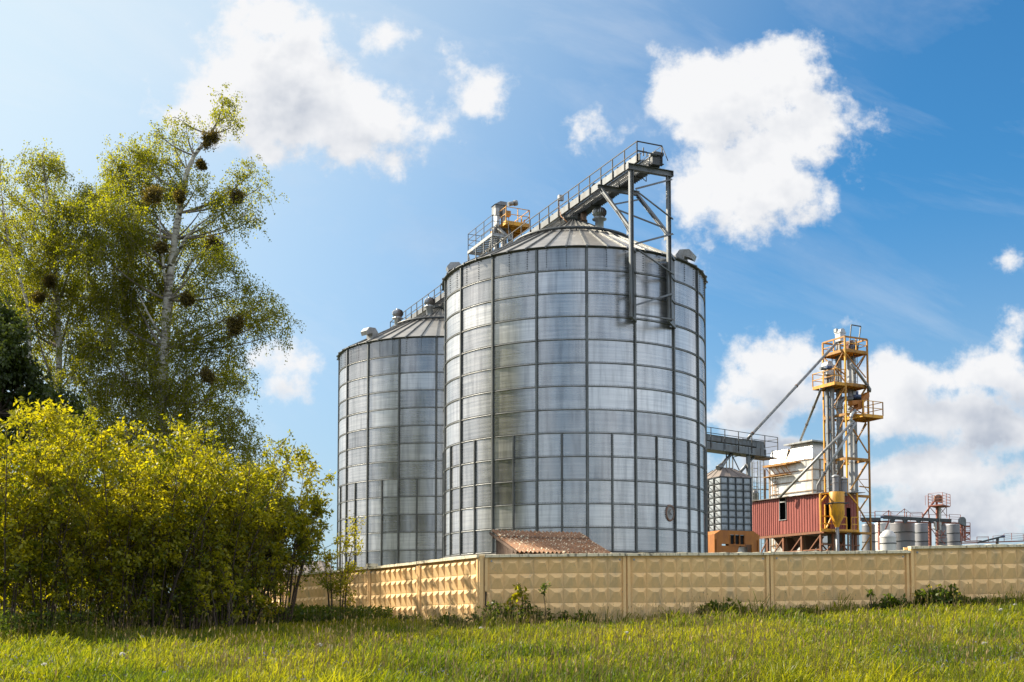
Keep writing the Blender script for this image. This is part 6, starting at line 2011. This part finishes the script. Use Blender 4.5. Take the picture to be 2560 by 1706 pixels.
    lc = N.new('ShaderNodeMapRange'); lc.interpolation_type = 'SMOOTHSTEP'; lc.inputs['From Min'].default_value = .15; lc.inputs['From Max'].default_value = 1.0; L.new(mixd.outputs[0], lc.inputs['Value'])
    sh = mth(N, L, 'ADD', sh, mth(N, L, 'MULTIPLY', mth(N, L, 'MULTIPLY', low.outputs[0], lc.outputs[0]), mth(N, L, 'ADD', mth(N, L, 'MULTIPLY', sft.outputs[0], .85), .38)), clamp=True)
    ccol = ramp(N, L, sh, [(0, CL_HI), (.30, CL_MID), (.85, CL_LO)])
    # brightness toward the sun
    dp = N.new('ShaderNodeVectorMath'); dp.operation = 'DOT_PRODUCT'; L.new(d, dp.inputs[0]); dp.inputs[1].default_value = SUN
    gm = N.new('ShaderNodeMapRange'); gm.interpolation_type = 'SMOOTHSTEP'; gm.inputs['From Min'].default_value = .27; gm.inputs['From Max'].default_value = .93; L.new(dp.outputs['Value'], gm.inputs['Value']); gl = gm.outputs[0]
    bc = N.new('ShaderNodeBackground'); L.new(ccol, bc.inputs['Color']); L.new(mth(N, L, 'ADD', mth(N, L, 'MULTIPLY', aw, 1.0), 1.0), bc.inputs['Strength'])  # unseen clouds outside the view are brightened, added fill for shaded faces
    hs = N.new('ShaderNodeHueSaturation'); hs.inputs['Saturation'].default_value = SKY_SAT; hs.inputs['Value'].default_value = SKY_VAL; L.new(sk.outputs[0], hs.inputs['Color'])
    skc = mixc(N, L, mth(N, L, 'MULTIPLY', gl, SKY_GLOW, clamp=True), mixc(N, L, 1.0, hs.outputs[0], SKY_TINT, 'MULTIPLY'), tuple(c / SKY_STR for c in GLOW))
    # pale band over the horizon
    hb = N.new('ShaderNodeMapRange'); hb.interpolation_type = 'SMOOTHSTEP'; hb.inputs['From Min'].default_value = .36; hb.inputs['From Max'].default_value = .0; hb.inputs['To Max'].default_value = .62; L.new(sp.outputs['Z'], hb.inputs['Value'])
    skc = mixc(N, L, hb.outputs[0], skc, tuple(c / SKY_STR for c in SKY_HZ))
    L.new(skc, bg.inputs['Color']); bg.inputs['Strength'].default_value = SKY_STR
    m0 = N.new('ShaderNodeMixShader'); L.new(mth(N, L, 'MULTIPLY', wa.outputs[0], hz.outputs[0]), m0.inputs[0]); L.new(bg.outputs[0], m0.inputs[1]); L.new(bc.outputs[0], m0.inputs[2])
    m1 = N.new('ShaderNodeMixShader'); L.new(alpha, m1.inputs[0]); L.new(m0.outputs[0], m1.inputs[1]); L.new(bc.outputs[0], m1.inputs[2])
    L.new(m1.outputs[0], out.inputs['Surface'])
    w.cycles.sampling_method = 'MANUAL'; w.cycles.sample_map_resolution = 512


EXPO = 1.30
SKY_STR, SKY_SAT, SKY_VAL, SKY_GLOW = .13, 1.0, .46, .93
SKY_TINT = (.29, .765, 1.05)
q_ = 2 ** EXPO
CL_HI = (.93 / q_, .935 / q_, .95 / q_); CL_MID = (.80 / q_, .82 / q_, .86 / q_); CL_LO = (.50 / q_, .55 / q_, .64 / q_)
GLOW = (.84 / q_, .96 / q_, 1.0 / q_)
SKY_HZ = (.62 / q_, .68 / q_, .78 / q_)
make_world()
sl = bpy.data.lights.new('sun', 'SUN'); sl.energy = 4.4; sl.angle = R(.53); sl.color = (1, .90, .72)
so = bpy.data.objects.new('sun', sl); COL.objects.link(so); so.rotation_euler = (-SUN).to_track_quat('-Z', 'Y').to_euler(); so.location = SUN * 80

cam = bpy.data.cameras.new('camera'); co = bpy.data.objects.new('camera', cam); COL.objects.link(co)
cam.sensor_width = 36; cam.lens = FPX / 2560 * 36
co.rotation_euler = (math.pi / 2 + PITCH, 0, 0)
cam.shift_y = (HOR - FPX * tp - 853) / 2560
cam.clip_start = .1; cam.clip_end = 9000
SC.camera = co
SC.view_settings.view_transform = 'Standard'; SC.view_settings.look = 'None'
SC.view_settings.exposure = EXPO; SC.view_settings.gamma = 1
SC.cycles.max_bounces = 8; SC.cycles.diffuse_bounces = 3; SC.cycles.glossy_bounces = 3; SC.cycles.transmission_bounces = 3
SC.cycles.sample_clamp_indirect = 6
